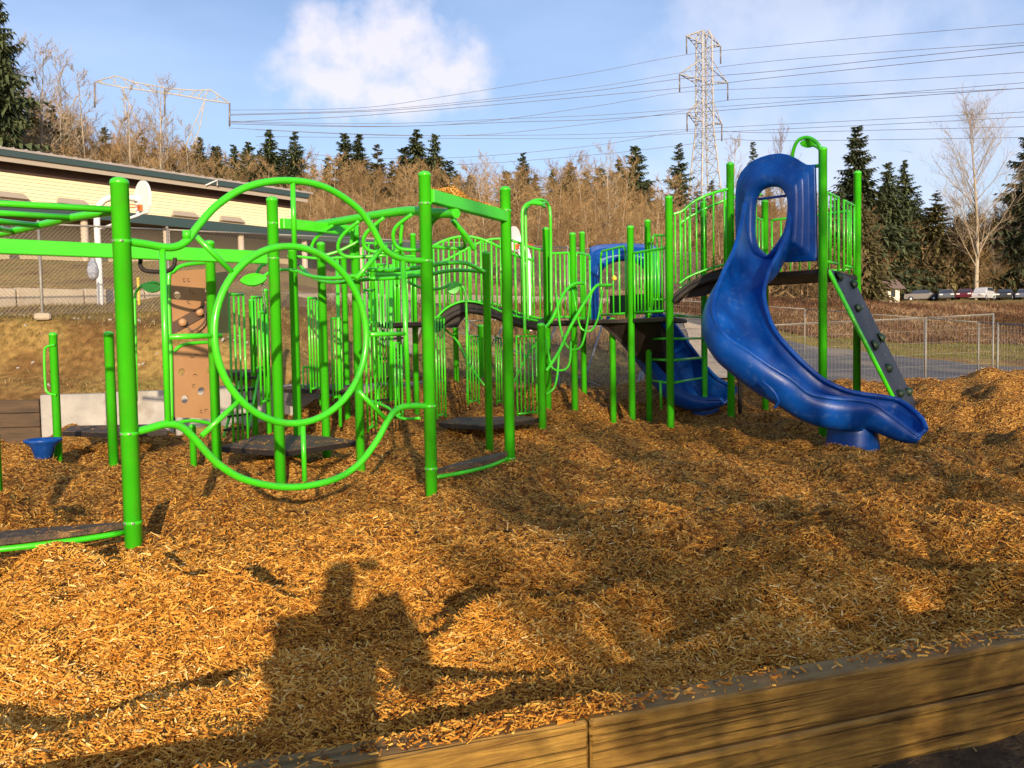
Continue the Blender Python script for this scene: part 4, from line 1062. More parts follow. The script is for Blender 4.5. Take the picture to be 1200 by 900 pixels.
# --- free standing items at the left
sp = thing('balance_platform', 'low dark platform between short green posts with a grab handle, near the left wall', 'balance platform', ground_flat(68, 548))
post('PH', sp, 69, 548, 389, .052); post('PM', sp, 134, 557, 388, .058)
tubepx('grab_handle', sp, [(64, 404, 11.1), (54, 407, 11.1), (52, 416, 11.1), (53, 450, 11.1), (56, 460, 11.1), (66, 463, 11.1)], .016, None, 5, 8)
deck(sp, [XY(74, 505, .34), XY(137, 507, .34), XY(196, 504, .34), XD(185, 12.9), XD(80, 12.9)], .34)
cs = ground_flat(51, 552); sp2 = thing('spinner_seat', 'small blue cup shaped spinner seat on a green stalk', 'spinner seat', cs)
c = PX(51, 528, cs.y)
MB().tube([cs - Vector((0, 0, .2)), c + Vector((0, 0, -.08))], .045, 12).build('stalk', G, sp2)
mb = MB(); mb.lathe(c, [(.06, -.11), (.10, -.10), (.145, .06), (.215, .115), (.225, .125), (.225, .15), (.19, .15), (.12, .03), (.03, .0)], 20); mb.build('seat', M['blue'], sp2)

# =================================================================== right structure
T = tower
post('T855', T, 857, 506, 190, .062); post('T964', T, 964, 515, 172, .062); post('T897', T, 897, 494, 234, .060); post('T1000', T, 1004, 500, 200, .062)
post('Q741', T, 741, 501, 264, .060); post('Q786', T, 786, 507, 229, .062); post('Q826', T, 826, 493, 235, .058); post('Q761', T, 761, 498, 257, .056)
post('Q719', T, 719, 498, 372, .058); post('Q674', T, 674, 499, 272, .060); post('Q685', T, 685, 490, 271, .056); post('Q643', T, 643, 498, 266, .062); post('Q636', T, 636, 512, 378, .064)
MB().tube([PX(868, 504, 14.6) - Vector((0, 0, .3)), PX(866, 425, 14.2)], .032, 10).build('slide_support_post', M['black'], T)
def gp(k): return Vector(GPOS[k][:2])
ZH = 2.50; ZL = 1.86
# high deck
a, b, c_, d_ = gp('T964'), gp('T855'), gp('T897'), gp('T1000')
hd = deck(T, [a, d_, c_, b], ZH, .06, M['perf'])
# low deck
ctr = [gp('Q786'), gp('Q741'), gp('Q674') + Vector((0, -.25)), gp('Q643') + Vector((0, -.2)), gp('Q643') + Vector((.1, 1.3)), gp('Q685') + Vector((0, .1)), gp('Q826') + Vector((-.3, .2))]
deck(T, ctr, ZL, .06, M['perf'])
c3 = [Vector(XD(446, 15.0)), Vector(XD(512, 14.2)), Vector(XD(517, 15.6)), Vector(XD(455, 16.4))]
deck(climb, c3, ZL, .06, M['perf'])
def railing(t, A, B, z0, z1, n, r=.015, arch=None, ends=True, skip_bottom=False, rnd=0.0, m_=None):
    """straight baluster railing between ground points A,B"""
    A = Vector((A[0], A[1])); B = Vector((B[0], B[1])); m_ = m_ or G
    mb = MB()
    def P(u, z): return Vector((A.x + (B.x - A.x) * u, A.y + (B.y - A.y) * u, z))
    mb.tube([P(0, z1 - rnd), P(.03, z1 - rnd * .3), P(.08, z1), P(.92, z1), P(.97, z1 - rnd * .3), P(1, z1 - rnd)], .022, 8)
    if not skip_bottom: mb.tube([P(0, z0), P(1, z0)], .020, 8)
    if ends:
        for u in (0, 1): mb.tube([P(u, z0 - .10), P(u, z1 - rnd)], .019, 8)
    o = mb.build('railing', m_, t)
    for i in range(1, n):
        u = i / n; MB().tube([P(u, z0), P(u, z1 - (rnd * .4 if u < .06 or u > .94 else 0))], r, 6).build('baluster', m_, o)
    return o
def ins(A, B, f0, f1): A, B = Vector(A), Vector(B); return A.lerp(B, f0), A.lerp(B, f1)
q, w = ins(gp('Q741'), gp('Q786'), .10, .92); railing(T, q, w, ZL + .10, ZL + 1.13, 9)
q = Vector(XD(706, 15.9)); w = Vector(XD(735, 15.1)); railing(T, q, w, ZL + .10, ZL + 1.28, 4, rnd=.12)
q, w = ins(gp('Q761'), gp('Q826'), .08, .4); railing(T, q, w, ZL + .35, ZL + 1.5, 4, rnd=.12)
q, w = Vector(XD(648, 15.4)), Vector(XD(669, 15.3)); railing(T, q, w, ZL + .06, ZL + 1.20, 4)
q, w = Vector(XD(677, 15.5)), Vector(XD(693, 16.0)); railing(T, q, w, ZL + .04, ZL + 1.22, 3, rnd=.08)
mb = MB(); q, w = ins(gp('Q741'), gp('Q786'), -.3, .92); p0 = Vector(XD(716, 16.2)); p1 = Vector(XD(778, 15.6))
mb.slab([(p0.x, p0.y, ZL + .1), (p1.x, p1.y, ZL + .1), (p1.x, p1.y, ZL + .47), (p0.x, p0.y, ZL + .47)], (0, 1, 0), .03); mb.build('bench_panel', M['dgreen'], T)
# railings on the high deck (right side and back)
q, w = ins(gp('T964'), gp('T1000'), .10, .42); railing(T, q, w, ZH + .12, ZH + 1.15, 3)
q, w = ins(gp('T964'), gp('T1000'), .58, .9); railing(T, q, w, ZH + .12, ZH + 1.15, 3)
q, w = ins(gp('T897'), gp('T1000'), .08, .92); railing(T, q, w, ZH + .12, ZH + 1.10, 8)
q, w = ins(gp('T897'), gp('T855'), .08, .5); railing(T, q, w, ZH + .12, ZH + 1.10, 4)
# arched ramp between the decks
def arch_bridge(t, rail_pts, base_pts, n, r=.015):
    """two sloping/arched rails through (px,py,d) with balusters between"""
    a_ = spline([PX(*p) for p in rail_pts], 8); b_ = spline([PX(*p) for p in base_pts], 8)
    o = MB().tube(a_, .023, 8).build('arched_railing', G, t); MB().tube(b_, .020, 8).build('lower_rail', G, o)
    def at(L, u):
        f = u * (len(L) - 1); i = min(int(f), len(L) - 2); return L[i].lerp(L[i + 1], f - i)
    for i in range(n):
        u = (i + .5) / n; p = at(a_, u)
        q_ = min((at(b_, j / 60) for j in range(61)), key=lambda v: (v.x - p.x) ** 2 + (v.y - p.y) ** 2)
        MB().tube([p, (p.x, p.y, q_.z)], r, 6).build('baluster', G, o)
    return o
arch_bridge(T, [(789, 251, 14.0), (800, 247, 14), (812, 237, 14), (830, 228, 14), (853, 221.5, 13.9)], [(796, 332, 14.0), (806, 325, 14), (822, 318, 14), (838, 313, 14), (853, 309, 13.9)], 8)
arch_bridge(T, [(796, 262, 15.3), (812, 252, 15.3), (830, 243, 15.3), (858, 232, 15.3), (892, 228, 15.6)], [(796, 338, 15.3), (812, 330, 15.3), (830, 323, 15.3), (858, 316, 15.3), (892, 312, 15.6)], 8)
def arch_floor(t, near, far, th=.05, m_=None, nm='arched_floor'):
    a_ = spline([PX(*p) for p in near], 6); b_ = spline([PX(*p) for p in far], 6); mb = MB(); vs = []
    for p, q_ in zip(a_, b_): vs += [p, q_, q_ - Vector((0, 0, th)), p - Vector((0, 0, th))]
    fs = []
    for i in range(len(a_) - 1):
        for k in range(4): fs.append((i * 4 + k, i * 4 + (k + 1) % 4, i * 4 + 4 + (k + 1) % 4, i * 4 + 4 + k))
    fs += [(3, 2, 1, 0), tuple(len(vs) - 4 + k for k in range(4))]
    mb.add(vs, fs, False); o = mb.build(nm, m_ or M['black'], t)
    MB().tube([p - Vector((0, .02, .10)) for p in a_], .05, 8).build('side_beam', M['black'], o); MB().tube([p + Vector((0, .02, -.10)) for p in b_], .05, 8).build('side_beam', M['black'], o); return o
arch_floor(T, [(789, 347, 14.0), (800, 337, 14), (815, 327, 14), (835, 320, 14), (856, 317, 13.9)], [(792, 347, 15.3), (803, 338, 15.3), (818, 329, 15.3), (838, 322, 15.3), (892, 317, 15.6)])
mb = MB(); mb.slab([PX(x, y, 14.08) for x, y in ((789, 345), (800, 336), (815, 327), (832, 319), (850, 313), (846, 330), (838, 341), (826, 347), (797, 349))], (0, 1, 0), .05); mb.build('ramp_skirt', M['black'], T)
# ladder between Q786 and Q826
A_, B_ = gp('Q786'), gp('Q826')
for y_ in (371, 397, 421, 446):
    p = on_plane(788, y_, A_, B_); q_ = on_plane(822, y_ - .5, A_, B_); zz = (p.z + q_.z) / 2
    MB().tube([(p.x, p.y, zz), (q_.x, q_.y, zz)], .022, 8).build('rung', G, T)
p, q_ = PX(765, 446, 14.9), PX(784, 446, 14.1)
for y_ in (397, 421, 446):
    p, q_ = PX(765, y_, 15.1), PX(783, y_, 14.2); MB().tube([p, (q_.x, q_.y, p.z)], .020, 8).build('rung', G, T)
MB().tube([PX(774, 446, 14.6), PX(775, 480, 14.6)], .022, 8).build('rung_brace', G, T)
# arched bridge in the middle
arch_bridge(T, [(506, 289, 14.2), (518, 283, 14.2), (532, 278.5, 14.2), (546, 277, 14.2), (560, 279, 14.2), (574, 284, 14.2), (588, 291, 14.3), (606, 300, 14.6), (625, 305, 15.0)],
            [(512, 372, 14.2), (522, 362, 14.2), (535, 355, 14.2), (548, 353, 14.2), (562, 355, 14.2), (576, 360, 14.2), (592, 367, 14.3), (610, 372, 14.6), (630, 376, 15.0)], 18)
arch_bridge(T, [(512, 310, 15.4), (526, 303, 15.4), (541, 295, 15.4), (556, 287, 15.4), (572, 281, 15.4), (590, 280, 15.4), (604, 283, 15.4), (617, 288, 15.5), (630, 292, 15.7), (642, 293, 16)],
            [(516, 370, 15.4), (530, 360, 15.4), (545, 354, 15.4), (560, 353, 15.4), (575, 355, 15.4), (592, 360, 15.4), (606, 366, 15.4), (620, 370, 15.5), (632, 373, 15.7), (642, 374, 16)], 16)
arch_floor(T, [(511, 381, 14.2), (522, 368, 14.2), (535, 360, 14.2), (548, 357, 14.2), (562, 358.5, 14.2), (576, 362, 14.2), (592, 368, 14.3), (610, 374, 14.6), (636, 379, 15.0)],
           [(514, 378, 15.4), (528, 366, 15.4), (545, 358, 15.4), (560, 356, 15.4), (575, 358, 15.4), (592, 362, 15.4), (606, 367, 15.4), (620, 371, 15.5), (640, 376, 15.8)], .07)
mb = MB(); mb.slab([PX(x, y, 14.26) for x, y in ((513, 384), (514, 369), (524, 360), (535, 355.5), (547, 353.5), (562, 355.5), (576, 360), (590, 367), (578, 366), (566, 362.5), (556, 363), (549, 367), (541, 376), (536, 384))], (0, 1, 0), .05); mb.build('bridge_skirt', M['black'], T)
# railings on the left upper deck
rails(climb, 425, 460, 285, 378, 15.4, 16.2, 6); rails(climb, 462, 486, 300, 380, 15.2, 14.7, 6); rails(climb, 494, 508, 296, 380, 14.5, 14.3, 4)
post('U458', climb, 470, 495, 290, .05)
# tall handrail hoop
for dx, dd_ in ((0, 0.0), (4, .5)):
    tubepx('handrail_hoop', T, [(615 + dx, 392, 14.3 + dd_), (614 + dx, 330, 14.3 + dd_), (612 + dx, 262, 14.3 + dd_), (613 + dx, 245, 14.3 + dd_), (620 + dx, 238.5, 14.35 + dd_), (632, 239, 14.5), (638, 242 - dx, 14.7)], .028 - dx * .001, None, 6, 10)
tubepx('handrail_hoop', T, [(616, 240, 14.4), (626, 235, 14.6), (636, 234.5, 14.8), (643, 241, 15), (645, 255, 15), (645.5, 300, 15.1), (646, 372, 15.1)], .026, None, 6, 10)
leaf(T, PX(630, 239, 14.6), .09, (0, -.6, -1), round_=False)
# looped climber with sloping rails
for pts in ([(716, 334, 14.9), (706, 334.5, 14.7), (696, 338, 14.5), (670, 380, 14.1), (655, 412, 13.8), (640, 435, 13.6)], [(683, 332, 15.2), (672, 333, 15), (660, 345, 14.7), (648, 372, 14.3), (638, 385, 14.0)]):
    tubepx('sloping_rail', T, pts, .027, None, 5, 10)
tubepx('looped_rung', T, [(652, 345, 14.6), (654, 362, 14.4), (657, 385, 14.2), (664, 405, 14.1), (673, 410, 14.1), (682, 404, 14.3), (688, 380, 14.6), (692, 350, 14.8), (694, 342, 14.8)], .018, None, 5, 8)
tubepx('looped_rung', T, [(706, 340, 14.8), (704, 355, 14.8), (700, 375, 14.7), (693, 387, 14.6), (684, 387, 14.6), (679, 380, 14.6), (674, 355, 14.5), (671, 340, 14.7)], .018, None, 5, 8)
tubepx('looped_rung', T, [(640, 398, 13.9), (645, 425, 13.7), (650, 433, 13.7), (662, 433, 13.8), (668, 423, 13.9), (669, 400, 14.1)], .018, None, 5, 8)
tubepx('looped_rung', T, [(655, 415, 13.8), (653, 440, 13.7), (649, 455, 13.6), (640, 462, 13.6)], .018, None, 5, 8)
mb = MB(); mb.lathe(PX(720, 326, 15.2), [(.01, -.045), (.04, -.03), (.05, .0), (.03, .03), (.01, .05)], 8); mb.build('rail_knob', M['yellow'], T)
# wide hoop with leaf on the high tower
tubepx('handrail_hoop', T, [(964, 190, 12.76), (962, 175, 12.76), (955, 165, 12.8), (945, 161, 12.9), (935, 165, 13), (929.5, 177, 13.1), (928, 192, 13.2)], .027, None, 6, 10)
tubepx('handrail_hoop', T, [(964, 180, 12.78), (958, 173, 12.9), (950, 170, 13), (940, 170, 13.2)], .02, None, 6, 8)
leaf(T, PX(948, 168, 12.95), .13, (0, -1, -.5), rot=-.05)
tubepx('header_tube', T, [(952, 195, 12.95), (963, 194, 12.78)], .028, None, 1)

# --- slide hood
HA, HB = gp('T855'), gp('T964'); hd_dir = (HB - HA).normalized(); HN = Vector((hd_dir.y, -hd_dir.x, 0)).normalized()
if HN.y > 0: HN = -HN
def resample(pts, n, closed=True):
    P_ = list(pts) + ([pts[0]] if closed else []); L = [0]
    for i in range(1, len(P_)): L.append(L[-1] + (P_[i] - P_[i - 1]).length)
    out = []
    for k in range(n):
        s_ = L[-1] * k / (n if closed else n - 1); i = 0
        while i < len(L) - 2 and L[i + 1] < s_: i += 1
        out.append(P_[i].lerp(P_[i + 1], (s_ - L[i]) / max(1e-9, L[i + 1] - L[i])))
    return out
def hood(t, outer_px, inner_px, AB_, nrm, m_, ridges=True, name='slide_hood'):
    out = [on_plane(*p, *AB_) for p in outer_px]; inn = [on_plane(*p, *AB_) for p in inner_px]
    inn_s = spline(inn, 5, True)
    ci = sum(inn_s, Vector()) / len(inn_s)
    # match by angle around opening centre
    ux = Vector((AB_[1][0] - AB_[0][0], AB_[1][1] - AB_[0][1], 0)).normalized()
    out_s = resample(out, 240)
    def ang(p): v = p - ci; return math.atan2(v.z, v.dot(ux))
    def pick(L, a):
        # ray cast from centre
        best = None
        for i in range(len(L)):
            p, q_ = L[i], L[(i + 1) % len(L)]; a0, a1 = ang(p), ang(q_)
            da = (a1 - a0 + math.pi) % (2 * math.pi) - math.pi; db = (a - a0 + math.pi) % (2 * math.pi) - math.pi
            if abs(da) > 1e-9 and 0 <= db / da <= 1: best = p.lerp(q_, db / da)
        return best or L[0]
    NN = 144; rows_ = []
    prof = [(0, -.02), (.0, .03), (.05, .08), (.12, .105), (.30, .115), (.40, .112), (.43, .085), (.44, .08), (.58, .078), (.61, .055), (.62, .05), (.76, .048), (.79, .03), (.80, .028), (.96, .026), (.99, .02), (1.0, .0), (1.0, -.02)]
    if not ridges: prof = [(0, -.02), (0, .03), (1, .03), (1, -.02)]
    for k in range(NN):
        a_ = 2 * math.pi * k / NN; pi_, po = pick(inn_s, a_), pick(out_s, a_)
        w_ = 1.0
        rows_.append([pi_.lerp(po, f) + nrm * (h_ * w_) for f, h_ in prof])
    vs = [p for r_ in rows_ for p in r_]; m2 = len(prof); fs = []
    for k in range(NN):
        k2 = (k + 1) % NN
        for j in range(m2 - 1): fs.append((k * m2 + j, k2 * m2 + j, k2 * m2 + j + 1, k * m2 + j + 1))
        fs.append((k * m2 + m2 - 1, k2 * m2 + m2 - 1, k2 * m2, k * m2))
    mb = MB(); mb.add(vs, fs, True); return mb.build(name, m_, t)
hood(T, [(862.5, 225), (864, 213), (868, 203), (874.5, 195), (883, 188), (892, 184), (902, 181), (913, 179.5), (923, 181), (932, 185), (939, 189.5), (945, 193), (955.5, 193), (957, 250), (958, 306), (910, 308), (870, 311), (863, 290), (862, 250)],
     [(890, 227), (896, 221.5), (906, 219), (916, 221), (922, 229), (924.5, 240), (923, 258), (917, 277), (908, 292), (902, 299), (894, 295), (888, 288), (885, 275), (885, 255), (886, 238)], (HA, HB), HN, M['blue'])
tubepx('hood_crossbar', T, [(889, 233.5, 13.6), (923, 229, 13.3)], .02, None, 1, 8, M['blue'])
# --- slide chute
def chute(t, Ls, Rs, wall, m_, name, foot=None, rim=.036, k=5, pw=.55, n_over=None):
    L = spline([PX(*p) for p in Ls], k); Rr = spline([PX(*p) for p in Rs], k); Wl = []
    ws = spline([Vector((w_, 0, 0)) for w_ in wall], k)
    N = len(L); ns = 18; rows_ = []; orow = []
    for i in range(N):
        mid = (L[i] + Rr[i]) / 2; j0, j1 = max(0, i - 2), min(N - 1, i + 2)
        Tn = ((L[j1] + Rr[j1]) / 2 - (L[j0] + Rr[j0]) / 2).normalized(); S = (Rr[i] - L[i]); hw = S.length / 2; Sd = S.normalized()
        Nn = Sd.cross(Tn).normalized()
        if Nn.z < 0: Nn = -Nn
        h = ws[i].x; r1, r2 = [], []; pw_ = pw
        if n_over and i < n_over[1] * k:
            f_ = i / (n_over[1] * k); f_ = f_ * f_ * (3 - 2 * f_); Nn = (Vector(n_over[0]).normalized() * (1 - f_) + Nn * f_).normalized(); pw_ = 1.0 + (pw - 1.0) * f_
        for j in range(ns + 1):
            a_ = math.pi * j / ns; cx = -math.cos(a_); sx = math.copysign(abs(cx) ** .62, cx); dp = math.sin(a_) ** pw_
            r1.append(mid + Sd * (sx * hw) - Nn * (dp * h)); r2.append(mid + Sd * (sx * (hw + .035)) - Nn * (dp * (h + .045)))
        rows_.append(r1); orow.append(r2)
    vs = []; m2 = 2 * (ns + 1)
    for r1, r2 in zip(rows_, orow): vs += r1 + list(reversed(r2))
    fs = []
    for i in range(N - 1):
        for j in range(m2):
            q = (j + 1) % m2; fs.append((i * m2 + j, i * m2 + q, (i + 1) * m2 + q, (i + 1) * m2 + j))
    for i in (0, N - 1):
        for j in range(ns):
            f = (i * m2 + j, i * m2 + j + 1, i * m2 + m2 - 2 - j, i * m2 + m2 - 1 - j); fs.append(f if i else tuple(reversed(f)))
    mb = MB(); mb.add(vs, fs, True)
    mb.tube([v for v in L], rim, 8); mb.tube([v for v in Rr], rim, 8)
    mb.tube(rows_[-1], rim * .9, 8)
    return mb.build(name, m_, t)
Ls = [(873, 238, 13.5), (868, 265, 13.25), (860, 294, 12.95), (848, 319, 12.5), (837, 350, 12.1), (838, 375, 11.75), (852, 396, 11.5), (875, 411, 11.35), (900, 428, 11.25), (926, 444, 11.2), (948, 461, 11.2), (975, 467, 11.2), (1002, 469, 11.2), (1023, 473, 11.2), (1042, 486, 11.15), (1064, 503, 11.05), (1077, 512, 11.0)]
Rs = [(926, 243, 13.1), (924, 268, 12.95), (914, 294, 12.8), (901, 318, 12.65), (895, 345, 12.5), (901, 372, 12.35), (911, 392, 12.2), (926, 410, 12.1), (945, 429, 12.0), (966, 446, 11.95), (990, 457, 11.9), (1012, 462, 11.9), (1034, 465, 11.9), (1053, 469, 11.9), (1068, 479, 11.75), (1080, 491, 11.55), (1085, 503, 11.35)]
wall = [.80, .62, .50, .42, .40, .42, .44, .46, .46, .44, .42, .42, .41, .38, .32, .22, .12]
ch = chute(T, Ls, Rs, wall, M['blue'], 'slide_chute', n_over=((0, -.12, 1), 4))
g = ground_flat(1004, 526); mb = MB(); mb.lathe((g.x, g.y + .15, 0), [(.36, -.3), (.35, .02), (.33, .16), (.34, .40)], 28); mb.build('slide_foot', M['blue'], T)
mb = MB()
mb.tube(spline([PX(893, 447, 11.2), PX(905, 457, 11.15), (PX(912, 470, 11.15)), PX(908, 478, 11.2)], 5), .02, 6); mb.build('moulded_rib', M['blue'], ch)
# --- climbing wall
tl, tr = PX(973, 307, 12.95), PX(998, 314, 14.2); D2 = Vector((1.50, .38, 0)); zt2 = 2.50
bl, br = Vector((tl.x + D2.x, tl.y + D2.y, -.15)), Vector((tr.x + D2.x, tr.y + D2.y, -.15)); tl.z = zt2; tr.z = zt2
nw = (tr - tl).cross(bl - tl).normalized(); nw = nw if nw.z > 0 else -nw
mb = MB(); mb.slab([tl, tr, br, bl], -nw, .05); cwall = mb.build('climbing_wall', M['dblue'], T)
for p, q_, w_ in ((tl, bl, .034), (tr, br, .012)):
    o = MB(); o.tube([p - nw * .03, q_ - nw * .03], w_, 8); o.build('side_rail', G if w_ > .02 else M['galv'], cwall)
for u_, v_ in ((.15, .04), (.72, .07), (.3, .22), (.2, .44), (.75, .40), (.35, .58), (.25, .735), (.8, .74), (.4, .90), (.8, .955)):
    c = tl.lerp(tr, u_).lerp(bl.lerp(br, u_), v_) + nw * .01; s_ = random.uniform(.055, .075); mb = MB()
    mb.lathe(c, [(s_ * 1.3, 0), (s_ * 1.35, .02), (s_ * .95, .06), (s_ * .4, .085)], 7, (nw + Vector((random.uniform(-.4, .4), random.uniform(-.4, .4), 0))).normalized()); mb.build('rock_hold', M['dgreen'], cwall)
for u_, v_ in ((.5, .3), (.6, .5), (.5, .7), (.3, .83), (.7, .2)):
    c = tl.lerp(tr, u_).lerp(bl.lerp(br, u_), v_) + nw * .003; MB().lathe(c, [(.012, 0), (.012, .006), (.004, .01)], 6, nw).build('bolt_cap', M['galv'], cwall)
# --- second slide, going down behind the low deck
p0, p1 = XD(691, 16.9), XD(774, 16.9)
hood(T, [(691, 290), (700, 287), (730, 285), (762, 286), (772, 290), (774, 330), (775, 378), (732, 379), (693, 380), (691, 340)], [(702, 350), (703, 325), (712, 311), (730, 306), (748, 310), (756, 322), (757, 350), (757, 370), (730, 374), (704, 372)], (p0, p1), Vector((0, -1, 0)), M['blue'])
Ls = [(712, 372, 16.4), (738, 392, 16.0), (762, 420, 15.6), (785, 447, 15.2), (806, 462, 15.0), (828, 468, 14.9), (846, 468, 14.9)]
Rs = [(760, 362, 17.0), (785, 375, 16.8), (806, 402, 16.5), (826, 428, 16.2), (840, 443, 16.0), (852, 450, 15.9), (862, 455, 15.7)]
chute(T, Ls, Rs, [.30, .42, .42, .42, .36, .24, .12], M['blue'], 'slide_chute')
mb = MB(); g = PX(826, 466, 15.4); mb.lathe((g.x, g.y, 0), [(.26, -.2), (.25, .2), (.24, .42)], 20); mb.build('slide_foot', M['blue'], T)
# black skirt plates below the low deck and dark tall leg boards
q, w = PX(702, 379, 15.2), PX(773, 374, 14.7)
mb = MB(); mb.slab([(q.x, q.y, ZL - .06), (w.x, w.y, ZL - .06), PX(790, 400, 15.4), PX(782, 448, 15.8), PX(742, 415, 15.4)], (0, 1, 0), .04); mb.build('skirt_plate', M['black'], T)
# ------------------------------------------------------------------ pylons and cables
def strut(mb, a, b, r): mb.tube([a, b], r, 4, caps=False)
# right pylon: square lattice mast with three pairs of arms
PD = 150.0
def base_at(px, d): x = (px - 600) / 1000 * d; return Vector((x, d, tz(x, d) - .5))
pc_ = PX(829, 250, PD); zb0 = tz(pc_.x, PD) - 1; zt0 = PX(826, 37, PD).z
py_ = thing('transmission_pylon', 'tall pale lattice power pylon with three pairs of arms behind the slide tower', 'pylon', (pc_.x, PD, zb0))
H = zt0 - zb0
AX = Vector((.93, .37, 0)).normalized(); AY = Vector((-AX.y, AX.x, 0))
def half(z):  # half width
    return np.interp(z, [zb0, zb0 + H * .36, zb0 + H * .65, zt0 - 1.2, zt0], [3.9, 2.15, 1.08, .95, .6])
cx0 = Vector((pc_.x, PD, 0)) - Vector((.4, 0, 0))
def corner(i, z):
    h_ = half(z); s_ = ((-1, -1), (1, -1), (1, 1), (-1, 1))[i]; return cx0 + AX * s_[0] * h_ + AY * s_[1] * h_ + Vector((0, 0, z))
for i in range(4):
    mb = MB(); mb.tube([corner(i, z) for z in (zb0, zb0 + H * .36, zb0 + H * .65, zt0 - 1.2, zt0)], .15, 5); mb.build('corner_leg', M['pylon'], py_)
zs = [zb0]; 
while zs[-1] < zt0 - 1.5: zs.append(zs[-1] + max(1.9, half(zs[-1]) * 1.35))
zs[-1] = zt0
mb = MB()
for a_, b_ in zip(zs[:-1], zs[1:]):
    for i in range(4):
        j = (i + 1) % 4; strut(mb, corner(i, a_), corner(j, b_), .062); strut(mb, corner(j, a_), corner(i, b_), .062); strut(mb, corner(i, b_), corner(j, b_), .055)
stuff(mb.build('lattice_bracing', M['pylon'], py_))
ARMS = {}
for nm, pyl, lx, rx in (('top', 44, 805, 848), ('mid', 87, 796, 857), ('low', 135, 805, 849)):
    z = PX(826, pyl, PD).z; 
    for sd, ex, ey in ((-1, lx, pyl - 2 if nm != 'mid' else pyl), (1, rx, pyl + 10)):
        tip = cx0 + AX * ((ex - 827) / 1000 * PD / AX.x); tip = Vector((tip.x, tip.y, PX(ex, ey, tip.y).z))
        mb = MB(); top = z + 1.1 * (1 if nm != 'top' else .9); bot = z - 1.6
        c1, c2 = (1, 2) if sd > 0 else (0, 3)
        for c in (c1, c2):
            strut(mb, corner(c, min(zt0, z + 2.2)), tip, .10); strut(mb, corner(c, z - 1.4), tip, .10)
        for f0, f1 in ((0, .3), (.3, .6), (.6, .85)):
            strut(mb, corner(c1, z - 1.4).lerp(tip, f0), corner(c1, min(zt0, z + 2.2)).lerp(tip, f1), .06); strut(mb, corner(c2, z - 1.4).lerp(tip, f1), corner(c1, z - 1.4).lerp(tip, f0), .06)
        mb.build('cross_arm', M['pylon'], py_)
        MB().tube([tip, tip - Vector((0, 0, 3.0))], .13, 6).build('insulator', M['insul'], py_); ARMS[(nm, sd)] = tip
# left pylon: wide flat bridge on two splayed legs
LD = 140.0
lp = thing('transmission_pylon', 'wide flat topped lattice power pylon rising over the left woods', 'pylon', base_at(215, LD))
def LPX(px, py, dd=0): return PX(px, py, LD + dd)
mb = MB()
top_f = [(111, 96), (135, 89), (160, 97), (200, 104), (232, 106), (247, 105), (269, 121)]
bot_f = [(111, 96), (141, 102), (170, 106), (200, 110), (225, 114), (240, 117), (269, 121)]
for off_ in (0, 2.0):
    mb.tube([LPX(*p, off_) for p in top_f], .11, 5); mb.tube([LPX(*p, off_) for p in bot_f], .12, 5)
tb = spline([Vector((x, y, 0)) for x, y in top_f], 4); bb = spline([Vector((x, y, 0)) for x, y in bot_f], 4)
for i in range(1, len(tb) - 1):
    a_, b_ = tb[i], bb[i + (1 if i % 2 else -1)]
    strut(mb, LPX(a_.x, a_.y), LPX(b_.x, b_.y), .07); strut(mb, LPX(a_.x, a_.y, 2), LPX(b_.x, b_.y, 2), .07); strut(mb, LPX(a_.x, a_.y), LPX(a_.x, a_.y, 2), .06); strut(mb, LPX(b_.x, b_.y), LPX(b_.x, b_.y, 2), .06)
mb.build('bridge_truss', M['pylon'], lp)
for pts in ([(142, 102), (160, 140), (190, 215)], [(145, 102), (148, 140), (152, 215)], [(240, 117), (226, 150), (200, 215)], [(240, 117), (234, 150), (215, 205)]):
    mb = MB()
    mb.tube([LPX(*pts[0]), LPX(*pts[1]), Vector((LPX(*pts[2]).x, LPX(*pts[2]).y, LPX(*pts[2]).z)), Vector((LPX(*pts[2]).x + (LPX(*pts[2]).x - LPX(*pts[1]).x) * .8, LD, base_at(200, LD).z))], .09, 5)
    mb.build('splayed_leg', M['pylon'], lp)
mb = MB()
for y0 in (125, 140, 156, 172, 190):
    a_, b_ = np.interp(y0, [117, 150, 215], [240, 226, 200]), np.interp(y0 + 9, [117, 150, 205], [240, 234, 215]); strut(mb, LPX(a_, y0), LPX(b_, y0 + 9), .06)
    a_, b_ = np.interp(y0, [102, 140, 215], [142, 160, 190]), np.interp(y0 + 9, [102, 140, 215], [145, 148, 152]); strut(mb, LPX(a_, y0), LPX(b_, y0 + 9), .06)
stuff(mb.build('lattice_bracing', M['pylon'], lp))
for px, y0, y1 in ((111, 104, 126), (193, 112, 136), (269, 128, 148)):
    MB().tube([LPX(px, y0 - 7), LPX(px, y1)], .14, 6).build('insulator', M['insul'], lp)
